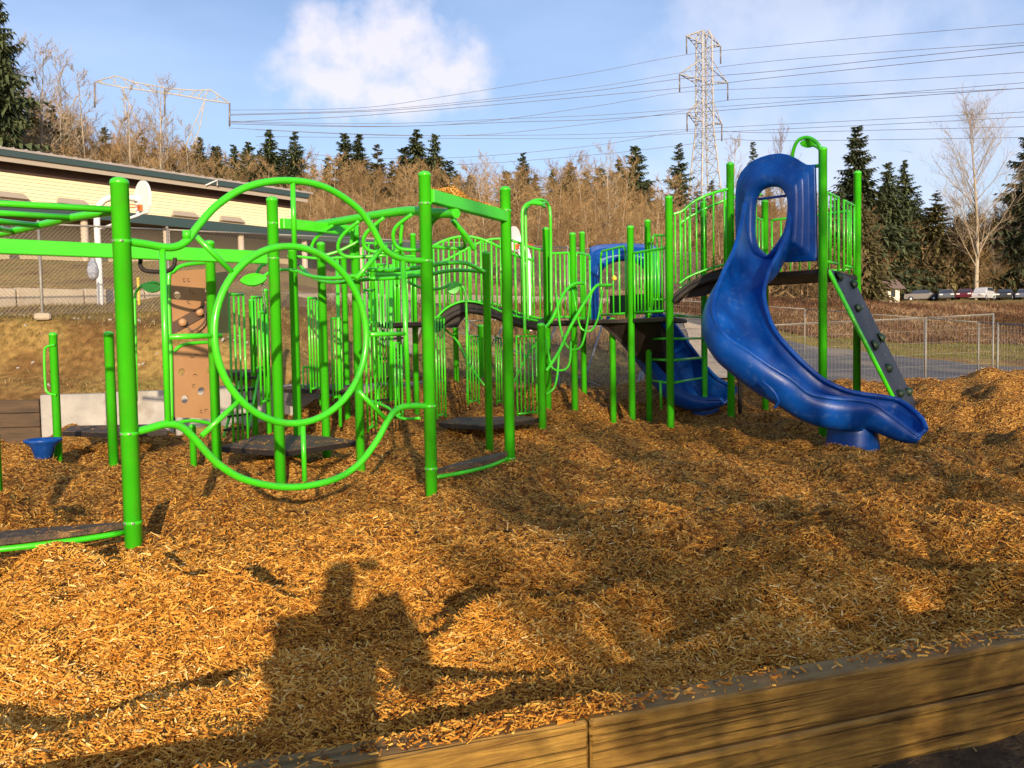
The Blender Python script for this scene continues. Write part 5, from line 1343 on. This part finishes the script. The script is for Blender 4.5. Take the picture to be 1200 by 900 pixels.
WIRES = [
 [(268, 129), (420, 126.5), (520, 113), (620, 97), (700, 84), (805, 64), (900, 54.5), (1000, 45), (1100, 36.5), (1260, 23)],
 [(268, 134), (430, 129), (560, 117.5), (700, 101.5), (805, 84), (900, 72), (1050, 60), (1260, 46)],
 [(268, 135), (440, 130), (560, 120), (700, 106), (800, 92), (900, 84), (1050, 68), (1260, 47)],
 [(268, 143), (400, 137), (480, 131), (600, 121), (700, 112), (800, 103), (900, 91.5), (1050, 76), (1260, 55)],
 [(268, 143), (440, 148), (560, 143), (700, 124), (800, 108), (900, 103), (1050, 94), (1260, 81)],
 [(268, 142), (440, 145), (600, 139), (700, 135), (800, 128), (900, 121), (1050, 109), (1260, 92)],
 [(268, 145), (440, 148.5), (600, 143), (700, 140), (800, 133), (900, 125), (1050, 114), (1260, 99)],
 [(268, 150), (420, 157), (560, 158), (700, 144), (800, 130), (857, 117), (1000, 112), (1260, 101)],
 [(300, 152), (450, 158.5), (600, 158.5), (700, 157), (800, 152), (900, 146.5), (1050, 139), (1260, 128)],
 [(300, 160), (520, 162), (600, 162.5), (700, 162), (800, 157), (900, 152), (1050, 145), (1260, 134)],
 [(300, 170), (400, 184), (540, 184.5), (700, 170), (805, 154), (900, 155.5), (1050, 152), (1260, 147)],
 [(300, 176), (420, 192), (540, 193), (700, 181), (800, 170), (849, 163), (900, 165), (1050, 163.5), (1260, 160)]]
ORD = ['topmost', 'second highest', 'third highest', 'fourth highest', 'fifth highest', 'sixth highest', 'seventh highest', 'eighth highest', 'fourth from the bottom', 'third from the bottom', 'second lowest', 'lowest']
for k, wv in enumerate(WIRES):
    P_ = spline([PX(x, y, np.interp(x, [268, 830, 1260], [140, 148, 118])) for x, y in wv], 6)
    mb = MB(); mb.tube(P_, .036 if k not in (2, 3, 6) else .046, 4, caps=False)
    tag(mb.build('power_cable', M['cable']), f'{ORD[k]} of the power cables crossing the sky between the pylons', 'power cable', 'power cables crossing the sky')

# ------------------------------------------------------------------ trees
def conifer(h, rad, seed, whorls=30, per=8, needle=None, sparse=0.0, lean=0.0, skirt=.06):
    r_ = random.Random(seed); tr = MB(); tr.tube([(0, 0, -1), (lean * .3, 0, h * .5), (lean, 0, h * .98)], [h * .016, h * .009, h * .001], 6)
    V = []; F = []
    def tri(a, b, c): F.append((len(V), len(V) + 1, len(V) + 2)); V.extend([a, b, c])
    for w in range(whorls):
        t = skirt + (1 - skirt) * ((w + r_.random() * .6) / whorls); z = t * h
        L0 = rad * (1 - t) ** .9 * (.72 + .5 * r_.random()) + h * .012
        if t < .25: L0 *= .7 + t * 1.2
        for b in range(per if t < .85 else per - 2):
            if r_.random() < sparse: continue
            a = 2 * math.pi * (b + r_.random() * .9) / per; L = L0 * (.45 + .85 * r_.random())
            dx, dy = math.cos(a), math.sin(a); droop = .28 - .5 * t + r_.uniform(-.1, .12)
            base = Vector((lean * t, 0, z + r_.uniform(-.014, .014) * h)); tip = base + Vector((dx * L, dy * L, -droop * L)); mid = base.lerp(tip, .5) + Vector((0, 0, -.04 * L))
            side = Vector((-dy, dx, 0)); k = 6
            for j in range(k):
                f = .12 + .88 * j / (k - 1); p = base.lerp(mid, f * 2) if f < .5 else mid.lerp(tip, f * 2 - 1)
                sl = L * (.34 * (1 - f) + .13) * (.7 + .6 * r_.random()) + h * .011
                for sg in (-1, 1):
                    e = p + side * sg * sl + Vector((dx, dy, 0)) * sl * .55 + Vector((0, 0, -sl * r_.uniform(.15, .65)))
                    wv = Vector((dx, dy, 0)) * sl * .45
                    tri(p - wv * .6, p + wv * .6 + Vector((0, 0, sl * .1)), e)
                if j % 2 == 0: tri(p - side * sl * .25, p + side * sl * .25, p + Vector((dx * sl * .5, dy * sl * .5, -sl * .95)))
            tri(p - side * L * .06, p + side * L * .06, tip + Vector((dx, dy, -.2)) * L * .15)
    return tr, V, F
def bare(h, seed, spread=.28, n1=26, n2=7, n3=5, trunk_r=.012, start=.22, up=.9, tw=.011, fork=False):
    r_ = random.Random(seed); tr = MB(); lm = MB(); V = []; F = []
    top = Vector((r_.uniform(-.05, .05) * h, r_.uniform(-.05, .05) * h, h * .97)); m1 = Vector((r_.uniform(-.02, .02) * h, r_.uniform(-.02, .02) * h, h * .45))
    tp = spline([Vector((0, 0, -1)), m1, top], 5); n_ = len(tp)
    tr.tube(tp, [h * trunk_r * (1 - .93 * i / (n_ - 1)) for i in range(n_)], 6)
    def at(t): f = t * (n_ - 1); i = min(int(f), n_ - 2); return tp[i].lerp(tp[i + 1], f - i)
    def sliver(a, b, w):
        d = (b - a); s = d.cross(Vector((r_.uniform(-1, 1), r_.uniform(-1, 1), r_.uniform(-1, 1))))
        if s.length < 1e-6: return
        s = s.normalized() * w; F.append((len(V), len(V) + 1, len(V) + 2)); V.extend([a - s, a + s, b])
    for i in range(n1):
        t = start + (1 - start) * (i + r_.random()) / n1; t = min(t, .97); p = at(t); a = r_.uniform(0, 2 * math.pi)
        L = h * spread * (1.15 - t) ** .6 * r_.uniform(.6, 1.15); d = Vector((math.cos(a), math.sin(a), up * r_.uniform(.6, 1.5))).normalized()
        mid = p + d * L * .5; e = mid + (d + Vector((r_.uniform(-.2, .2), r_.uniform(-.2, .2), .35))).normalized() * L * .55
        lm.tube([p, mid, e], [h * trunk_r * .34 * (1.1 - t), h * trunk_r * .2 * (1.1 - t), h * .0008], 4, caps=False)
        for j in range(n2):
            f = .2 + .8 * (j + r_.random()) / n2; q = p.lerp(mid, f * 2) if f < .5 else mid.lerp(e, min(1, f * 2 - 1))
            d2 = (d + Vector((r_.uniform(-1, 1), r_.uniform(-1, 1), r_.uniform(-.3, .9)))).normalized(); L2 = L * r_.uniform(.25, .5); q2 = q + d2 * L2
            sliver(q, q2, h * tw * .10)
            for k in range(n3):
                q3 = q.lerp(q2, r_.uniform(.15, 1)); d3 = (d2 + Vector((r_.uniform(-1, 1), r_.uniform(-1, 1), r_.uniform(-.4, 1)))).normalized(); sliver(q3, q3 + d3 * L2 * r_.uniform(.35, .8), h * tw * .075)
    return tr, lm, V, F
TEMPL = {}
def mk_mesh(nm, mb, m_):
    me = bpy.data.meshes.new(nm); me.from_pydata([tuple(v) for v in mb.v], [], mb.f); me.polygons.foreach_set('use_smooth', [True] * len(mb.f)); me.materials.append(m_); return me
def mk_tri(nm, V, F, m_):
    me = bpy.data.meshes.new(nm); me.from_pydata([tuple(v) for v in V], [], F); me.materials.append(m_); return me
def add_templ(key, kind, *a, leafm=None, barkm=None, **k):
    if kind == 'c':
        tr, V, F = conifer(*a, **k); TEMPL[key] = (a[0], [('trunk', mk_mesh('trunk', tr, barkm or M['bark'])), ('crown', mk_tri('crown', V, F, leafm or M['needle']))], 'conifer_tree')
    else:
        tr, lm, V, F = bare(*a, **k)
        b0 = len(lm.v); lm.v += [tuple(v) for v in V]; lm.f += [tuple(i + b0 for i in f) for f in F]; lm.sm += [False] * len(F)
        TEMPL[key] = (a[0], [('trunk', mk_mesh('trunk', tr, barkm or M['birch'])), ('crown', mk_mesh('crown', lm, leafm or M['twig']))], 'bare_tree')
for i in range(3): add_templ(f'c{i}', 'c', 20, 5.2 + .5 * i, 100 + i, whorls=40, per=11, sparse=.14)
add_templ('cs', 'c', 20, 4.3, 131, whorls=34, per=8, sparse=.2)
for i in range(2): add_templ(f'o{i}', 'c', 20, 5.0, 120 + i, whorls=34, per=9, leafm=M['needle2'], sparse=.15)
add_templ('cbig', 'c', 20, 6.2, 141, whorls=46, per=11, sparse=.12)
for i in range(4): add_templ(f'b{i}', 'b', 20, 200 + i, spread=.26, n1=36, n2=10, n3=9, trunk_r=.009, barkm=M['trunk'])
for i in range(3): add_templ(f'r{i}', 'b', 20, 220 + i, spread=.36, n1=38, n2=11, n3=9, start=.06, trunk_r=.009, leafm=M['twigred'], barkm=M['bark'])
for i in range(3): add_templ(f'p{i}', 'b', 20, 240 + i, spread=.20, n1=32, n2=9, n3=6, trunk_r=.010, leafm=M['palewig'], start=.3)
add_templ('pbig', 'b', 20, 260, spread=.36, n1=40, n2=12, n3=10, trunk_r=.012, leafm=M['palewig'], start=.26, tw=.006, up=1.9)
add_templ('shade', 'b', 20, 270, spread=.42, n1=20, n2=6, n3=5, trunk_r=.030, leafm=M['twig'], start=.30, tw=.042)
def tree(key, px, py_top, d, label, group=None, wid=1.0, loc=None, height=None):
    h0, parts_, nm = TEMPL[key]
    if loc is None:
        b = base_at(px, d); top = PX(px, py_top, d).z; H_ = top - b.z
    else: b = Vector(loc); H_ = height
    t = thing(nm, label, 'conifer' if nm == 'conifer_tree' else 'bare tree', b, group); s_ = H_ / h0
    t.scale = (s_ * wid, s_ * wid, s_); t.rotation_euler = (0, 0, random.uniform(0, 6.28))
    for pn, me in parts_:
        o = bpy.data.objects.new(pn, me); COL.objects.link(o); o.parent = t
    return t
# named trees
tree('cbig', 8, -25, 62, 'huge dark conifer cut by the left edge of the photo', wid=.75)
tree('cbig', 1208, 143, 118, 'large dark conifer cut by the right edge of the photo', wid=.95)
tree('pbig', 1143, 128, 116, 'big pale bare tree with wide open crown on the right', wid=1.2)
tree('c1', 1004, 146, 118, 'tall dark fir just right of the slide tower', wid=1.0)
tree('cs', 797, 166, 115, 'dark narrow fir just left of the right hand pylon', wid=1.0)
tree('cs', 884, 163, 130, 'thin fir tip rising behind the slide hood', wid=.6)
tree('c2', 325, 152, 105, 'left fir of the pair above the school roof end', wid=1.06)
tree('c0', 354, 154, 105, 'right fir of the pair above the school roof end', wid=1.00)
tree('c1', 411, 155, 110, 'left fir of the dark pair left of the tallest green post', wid=1.00)
tree('c2', 427, 156, 112, 'right fir of the dark pair left of the tallest green post', wid=1.00)
tree('o0', 449, 168, 108, 'olive conical conifer between the dark pairs of firs', wid=1.06)
tree('c0', 495, 151, 112, 'dark fir rising directly behind the tallest green post', wid=1.19)
tree('c2', 515, 156, 112, 'dark fir right of the tallest green post', wid=0.94)
tree('c1', 747, 170, 125, 'fir standing above the brown wood left of the pylon', wid=1.12)
tree('c0', 617, 179, 120, 'fir standing alone above the second tall post', wid=1.00)
tree('o1', 1096, 224, 122, 'rounded olive conifer between the tall fir and the big bare tree', wid=1.5)
tree('c2', 1040, 190, 120, 'blue green fir right behind the tall fir', wid=0.95)
tree('c0', 1060, 187, 124, 'sparse topped fir right of the blue green fir', wid=0.95)
tree('r0', 915, 160, 100, 'russet bare tree tip above the slide hood', wid=.45)
for px, y, d, l in ((30, 42, 64, 'tall pale birch right beside the huge left conifer'), (60, 44, 66, 'tall pale birch over the left end of the school roof'), (84, 54, 68, 'slender pale birch next left of the wide pylon'),
                    (113, 74, 70, 'pale birch under the left tip of the wide pylon'), (160, 100, 72, 'pale birch beneath the middle of the wide pylon'), (199, 88, 70, 'tall pale birch crossing the wide pylon truss'), (232, 140, 74, 'leaning pale birch near the pylon legs'),
                    (575, 178, 90, 'pale bare tree between the two tall header posts'), (557, 205, 92, 'short pale bare tree left of the second header post'), (720, 166, 85, 'tall straight bare tree over the low deck'), (858, 158, 100, 'pale bare tree behind the slide tower post')):
    tree('p%d' % random.randrange(3), px, y, d, l, wid=random.uniform(.8, 1.0))
# fill wood
CON = ((300, 166, 108), (283, 170, 108), (262, 170, 104), (240, 168, 104), (225, 172, 100), (312, 176, 104), (340, 172, 104), (392, 182, 108), (466, 186, 108), (480, 172, 112), (532, 186, 112), (556, 204, 108), (598, 200, 112), (632, 204, 112), (706, 196, 118), (728, 188, 120), (190, 172, 96), (170, 168, 96), (390, 192, 120), (540, 203, 125), (652, 198, 130), (672, 190, 130), (690, 200, 130), (762, 208, 120), (375, 190, 118), (90, 130, 90), (1120, 262, 122), (1150, 250, 125), (1185, 255, 120), (985, 215, 110), (820, 222, 110), (870, 212, 115), (1075, 225, 118))
PLACES = [(-200, 150, 'behind the left part of the school roof'), (150, 350, 'behind the right end of the school roof'), (350, 520, 'behind the ring panel and header post'), (520, 690, 'behind the arched bridge'), (690, 830, 'behind the low deck and pylon foot'), (830, 1010, 'behind the tall slide tower'), (1010, 1100, 'behind the kiosk'), (1100, 1500, 'behind the parked cars')]
def where(px):
    for a_, b_, w_ in PLACES:
        if a_ <= px < b_: return w_
def fill(keys, px, y, d, what, wid):
    if 1010 < px: d = max(d, 119 + (d - 72) * .3)
    w_ = where(px); tree(random.choice(keys), px, y, d, f'{what} {w_}', what.replace(' in the', 's in the', 1) + ' ' + w_, wid=wid)
for px, y, d in CON: fill(['c0', 'c1', 'c2', 'cs'], px, y, d, 'dark fir in the far wood', random.uniform(.95, 1.35))
for px, y, d in ((75, 120, 80), (105, 150, 84), (135, 148, 86), (245, 160, 90), (265, 170, 92), (292, 178, 95), (340, 190, 95), (50, 110, 76), (1085, 255, 82), (1135, 250, 80), (1165, 240, 80), (980, 240, 85), (600, 215, 100), (205, 170, 88), (180, 160, 88), (1010, 225, 84), (1045, 235, 80), (440, 200, 100), (500, 200, 100), (560, 205, 105), (665, 205, 105), (720, 200, 105), (1060, 262, 80), (1110, 275, 84), (1190, 262, 84), (22, 120, 74), (835, 212, 105)):
    fill(['o0', 'o1'], px, y, d, 'olive green conifer in the far wood', random.uniform(.8, 1.2))
def skyline(px): return np.interp(px, [-60, 40, 120, 200, 260, 330, 400, 480, 560, 640, 700, 760, 800, 900, 1000, 1060, 1100, 1200, 1300], [90, 110, 135, 150, 180, 192, 195, 190, 200, 200, 188, 205, 225, 215, 235, 245, 250, 225, 200])
for row, (d0, dy, stp) in enumerate(((72, 34, 14), (86, 10, 14), (102, -4, 15))):
    px = -70
    while px < 1290:
        px += stp * random.uniform(.6, 1.4)
        k = random.random(); y = skyline(px) + dy + random.uniform(-12, 24)
        if 940 < px < 1110: y += 30 - row * 10
        if k < .62: fill(['b0', 'b1', 'b2', 'b3'], px, y, d0 + random.uniform(-6, 6), 'tan bare tree in the wood', random.uniform(.9, 1.5))
        else: fill(['r0', 'r1', 'r2'], px, y + 12, d0 + random.uniform(-6, 6), 'russet bare tree in the wood', random.uniform(.9, 1.5))
# far-off wood: a brown mass of twigs nobody could count, filling the gaps between the trees
n = 330000; px_ = rng.uniform(-160, 1360, n); a = (px_ - 600) / 1000; d_ = rng.uniform(118, 150, n); x = a * d_
tz_ = terrain_z(x, d_); htop = 1.5 + (400 - (np.array([skyline(p) for p in px_]) + 40 + 13 * np.sin(px_ * .11) + 9 * np.sin(px_ * .29 + 1) + 6 * np.sin(px_ * .71)) ) * d_ / 1000
zz = tz_ + (htop - tz_) * rng.uniform(0, 1, n) ** .85
def twigs(name, material, x, y, z, L, w):
    N = len(x); d = rng.normal(0, 1, (N, 3)); d[:, 2] = np.abs(d[:, 2]) * 1.3; d /= np.linalg.norm(d, axis=1)[:, None]
    s = np.cross(d, rng.normal(0, 1, (N, 3))); s /= np.linalg.norm(s, axis=1)[:, None]; ln = rng.uniform(.4, 1, N)[:, None] * L; c = np.stack([x, y, z], -1)
    V = np.stack([c - s * w, c + s * w, c + d * ln], 1).reshape(-1, 3)
    k_ = .5 + .28 * np.sin(x * .33 + 2 * np.sin(y * .2)) + .2 * np.sin(x * .9 + z * .5)
    return stuff(np_mesh(name, V, np.arange(N * 3).reshape(-1, 3), material, tone=np.repeat(np.clip(k_ + rng.normal(0, .22, N), 0, 1), 3)))
twigs('far_woodland', attr_mat('far_twigs', [(0, (.028, .028, .013)), (.35, (.075, .055, .024)), (.7, (.16, .11, .05)), (1, (.28, .20, .10))]), x, d_, zz, 1.5, .10)
n = 80000; px_ = rng.uniform(540, 1380, n); d_ = 38 + 22 * rng.uniform(0, 1, n) ** 1.5; x = (px_ - 600) / 1000 * d_
lump = .16 + .13 * np.sin(x * .8 + 2 * np.sin(d_ * .5)) + .10 * np.sin(x * 2.3 + d_); hh_ = np.clip(lump, .05, .45)
twigs('bramble_thicket', attr_mat('bramble_canes', [(0, (.03, .016, .009)), (.45, (.10, .045, .02)), (.8, (.19, .10, .045)), (1, (.36, .25, .15))]), x, d_, terrain_z(x, d_) + rng.uniform(0, 1, n) * hh_, .34, .016)
n = 70000; px_ = rng.uniform(-160, 1360, n); a = (px_ - 600) / 1000; d_ = rng.uniform(64, 118, n); k = (px_ < 1000) | (d_ > 114); a, d_ = a[k], d_[k]; x = a * d_
twigs('undergrowth', attr_mat('undergrowth_twigs', [(0, (.035, .026, .012)), (.5, (.11, .07, .03)), (1, (.22, .15, .07))]), x, d_, terrain_z(x, d_) + rng.uniform(0, 1, len(x)) ** 1.6 * 3.8, 1.1, .07)
for px, y, d, l in ((1165, 285, 118, 'low spreading bare tree beside the parked cars'), (1110, 300, 118, 'thin leaning bare tree behind the red car'), (1195, 270, 117, 'pale trunked bare tree at the right edge behind the cars'), (1000, 285, 100, 'tan bare sapling left of the small cream kiosk')):
    tree('pbig' if px > 1150 else 'b1', px, y, d, l, wid=1.2)

# ------------------------------------------------------------------ kiosk, far house, cars
M['kioskw'] = mat('cream_kiosk_wall', (.72, .68, .55), .7, var=(.66, .62, .50), scale=3); M['kioskr'] = mat('brown_shingle_roof', (.13, .09, .08), .85, var=(.17, .12, .10), scale=6)
kb = PX(1040, 352, 88); kb.z = tz(kb.x, kb.y) - .1
kt = thing('kiosk', 'small cream kiosk with brown roof at the edge of the wood', 'kiosk', kb); kh = PX(1040, 338, 88).z
mb = MB(); mb.box((kb.x, kb.y, (kb.z + kh) / 2), (1.5, 1.7, kh - kb.z), Euler((0, 0, .35)).to_matrix()); mb.build('wall', M['kioskw'], kt)
mb = MB(); r3 = Euler((0, 0, .35)).to_matrix()
vs = [Vector((kb.x, kb.y, kh)) + r3 @ Vector(p) for p in ((-1.25, -1.25, -.1), (1.25, -1.25, -.1), (1.25, 1.25, -.1), (-1.25, 1.25, -.1), (-1.15, 0, .95), (1.15, 0, .95))]
mb.add(vs, [(0, 1, 5, 4), (2, 3, 4, 5), (3, 0, 4), (1, 2, 5), (3, 2, 1, 0)]); mb.build('roof', M['kioskr'], kt)
mb = MB(); mb.box(Vector((kb.x, kb.y, kb.z + 1.0)) + r3 @ Vector((-.1, -.87, 0)), (.55, .04, .8), r3); mb.build('window', M['glassd'], kt)
hb_ = PX(652, 262, 128); hh = thing('far_house', 'small dark roofed house glimpsed among the trees behind the hoop', 'house', Vector((hb_.x, hb_.y, hb_.z - 3)))
hb_.z -= 2.0; mb = MB(); mb.box(hb_, (4.2, 5, 3.2)); mb.build('wall', M['kioskw'], hh)
mb = MB(); mb.add([hb_ + Vector(p) for p in ((-2.5, -3, 1.55), (2.5, -3, 1.55), (2.5, 3, 1.55), (-2.5, 3, 1.55), (-2.4, 0, 3.4), (2.4, 0, 3.4))], [(0, 1, 5, 4), (2, 3, 4, 5), (3, 0, 4), (1, 2, 5), (3, 2, 1, 0)]); mb.build('roof', M['kioskr'], hh)
M['carglass'] = mat('car_window_glass', (.03, .04, .06), .08, spec=.9); M['tyre'] = mat('tyre_rubber', (.015, .015, .015), .8); M['rim'] = mat('wheel_rim', (.5, .5, .5), .3, metal=.8); M['lamp'] = mat('headlamp_glass', (.75, .75, .72), .1)
def car(px, py, d, yaw, colr, label, hatch=False):
    g_ = PX(px, py, d); g_.z = max(g_.z, tz(g_.x, g_.y) + .02); t = thing('parked_car', label, 'car', g_, 'cars parked by the wood'); OFF[t.name] = Vector((0, 0, 0))
    pm = mat('car_paint_' + str(px), colr, .25, coat=.6)
    prof = [(-2.15, .35), (-2.2, .62), (-2.1, .85), (-1.25, .98), (-.55, 1.42), (.75, 1.45), (1.55, 1.02), (2.1, .95), (2.18, .6), (2.12, .33)] if not hatch else [(-2.0, .35), (-2.05, .65), (-1.9, .92), (-1.1, 1.08), (-.35, 1.62), (1.5, 1.62), (1.95, 1.15), (2.05, .7), (2.0, .33)]
    mb = MB(); n_ = len(prof); vs = []
    for yy, f in ((-.88, .0), (-.80, 1), (.80, 1), (.88, 0)):
        for x_, z_ in prof:
            vs.append((x_ * (1 if f else .985), yy * (1 if z_ < 1.05 or not f else .82), z_ if f else min(z_, .98)))
    fs = []
    for k_ in range(3):
        for i in range(n_): j = (i + 1) % n_; fs.append((k_ * n_ + i, k_ * n_ + j, (k_ + 1) * n_ + j, (k_ + 1) * n_ + i))
    fs += [tuple(reversed(range(n_))), tuple(3 * n_ + i for i in range(n_))]
    mb.add(vs, fs); mb.build('body', pm, t)
    xs0, xs1, xr, zr = (-1.2, 1.5, (-.5, .72), 1.40) if not hatch else (-1.05, 1.9, (-.3, 1.45), 1.57)
    for sy in (-1, 1):
        mb = MB(); mb.slab([(xs0 + .12, sy * .83, 1.0), (xs1 - .1, sy * .83, 1.03), (xr[1], sy * .69, zr), (xr[0], sy * .69, zr)], (0, sy, .3), .02); mb.build('side_window', M['carglass'], t)
    mb = MB(); mb.slab([(xs0 - .02, -.68, 1.02), (xs0 - .02, .68, 1.02), (xr[0] - .06, .58, zr - .02), (xr[0] - .06, -.58, zr - .02)], (-.5, 0, .8), .02); mb.build('windscreen', M['carglass'], t)
    for sx in (-1.35, 1.35):
        for sy in (-1, 1):
            mb = MB(); mb.lathe((sx, sy * .80, .33), [(.33, -.1), (.33, .1), (.2, .11)], 12, Vector((0, sy, 0))); w_ = mb.build('wheel', M['tyre'], t)
            mb = MB(); mb.lathe((sx, sy * .91, .33), [(.2, 0), (.19, .02), (.05, .03)], 10, Vector((0, sy, 0))); mb.build('rim', M['rim'], w_)
    for sy in (-1, 1): mb = MB(); mb.box((-2.14, sy * .6, .74), (.12, .38, .16), bev=.03); mb.build('headlight', M['lamp'], t)
    t.rotation_euler = (0, 0, yaw)
car(1079, 354, 108, 2.9, (.03, .035, .05), 'dark navy parked car nearest the kiosk', False)
car(1108, 356, 106, 1.15, (.10, .11, .13), 'dark grey parked car second from the kiosk')
car(1131, 357, 105, 1.0, (.10, .012, .025), 'dark red parked car between grey cars')
car(1151, 357.5, 104, .75, (.50, .50, .52), 'silver parked car right of the red car', True)
car(1178, 356.5, 106, .95, (.04, .045, .05), 'black parked car right of the silver car')
car(1202, 356, 106, .9, (.12, .14, .19), 'blue grey parked car cut by the right edge of the photo')

# ------------------------------------------------------------------ photographer and the trees behind, whose shadows fall into view
def person(px_, py_):
    me = bpy.data.meshes.new('person'); V = []; E = []; Rd = []
    def v(x, y, z, r, par=None):
        V.append((x, y, z)); Rd.append(r)
        if par is not None: E.append((par, len(V) - 1))
        return len(V) - 1
    pel = v(0, 0, .92, .18); sp_ = v(0, 0, 1.1, .165, pel); chs = v(0, .01, 1.30, .165, sp_); nk = v(0, .0, 1.45, .095, chs); hd0 = v(0, .05, 1.53, .085, nk); hd1 = v(0, .06, 1.63, .10, hd0); v(0, .04, 1.70, .07, hd1)
    for s_ in (-1, 1):
        sh = v(s_ * .19, .0, 1.39, .08, chs)
        el = v(s_ * .27 + .07, .14, 1.22, .085, sh); wr = v(.20 + s_ * .035, .32, 1.38, .060, el); ha = v(.20 + s_ * .028, .36, 1.46, .05, wr)
        hp = v(s_ * .10, 0, .82, .11, pel); kn = v(s_ * .12, .02, .48, .07, hp); an = v(s_ * .13, -.02, .10, .05, kn); v(s_ * .15, .14, .04, .045, an)
    me.from_pydata(V, E, []); o = bpy.data.objects.new('person', me); COL.objects.link(o)
    sk = o.modifiers.new('skin', 'SKIN'); 
    for i, sv in enumerate(me.skin_vertices[0].data): sv.radius = (Rd[i], Rd[i]); sv.use_root = (i == 0)
    o.modifiers.new('sub', 'SUBSURF').levels = 1; o.modifiers['sub'].render_levels = 1
    me.materials.append(M['cloth']); return o
pp = person(0, 0); pp.location = (-.12, -.42, -.20); pp.scale = (1.12, 1.0, 1.06)
tag(pp, 'person in a dark jacket holding up a phone behind the timber edge', 'person')
mb = MB(); mb.box((0, -.17, 0), (.14, .01, .07)); ph = mb.build('phone', M['black']); ph.location = (0, 0.10, 1.5); tag(ph, 'dark phone held up by the person taking the photo', 'phone')
def back_at(px, py, dist):
    """ground place whose sun ray at some height passes over this shaded ground point, dist metres before it"""
    g = ground_flat(px, py); return Vector((g.x - SH.x * dist, g.y - SH.y * dist, -.3)), dist * math.tan(R(SUN_ELEV)) + g.z
SHADE = [('shade', 770, 480, 24, 9.6, .75), ('shade', 720, 640, 20, 8.4, 1.0), ('shade', 620, 560, 26, 9.4, .6), ('shade', 900, 600, 25, 10.5, 1.0), ('shade', 1010, 520, 28, 11.5, .8), ('shade', 1140, 560, 22, 9.6, 1.1), ('shade', 870, 720, 12, 5.4, 1.0), ('r0', 30, 590, 17, 5.3, .9), ('r2', 1180, 700, 14, 6.2, 1.0), ('shade', 830, 850, 7, 2.6, 1.0), ('shade', 1120, 810, 7.5, 2.8, 1.1)]
for i, (k_, px, py, ds, ht, wd) in enumerate(SHADE):
    p, z_ = back_at(px, py, ds); tree(k_, 0, 0, 0, 'tree standing on open ground behind the person taking the photo', 'trees behind the photographer', wid=wd, loc=p, height=ht)
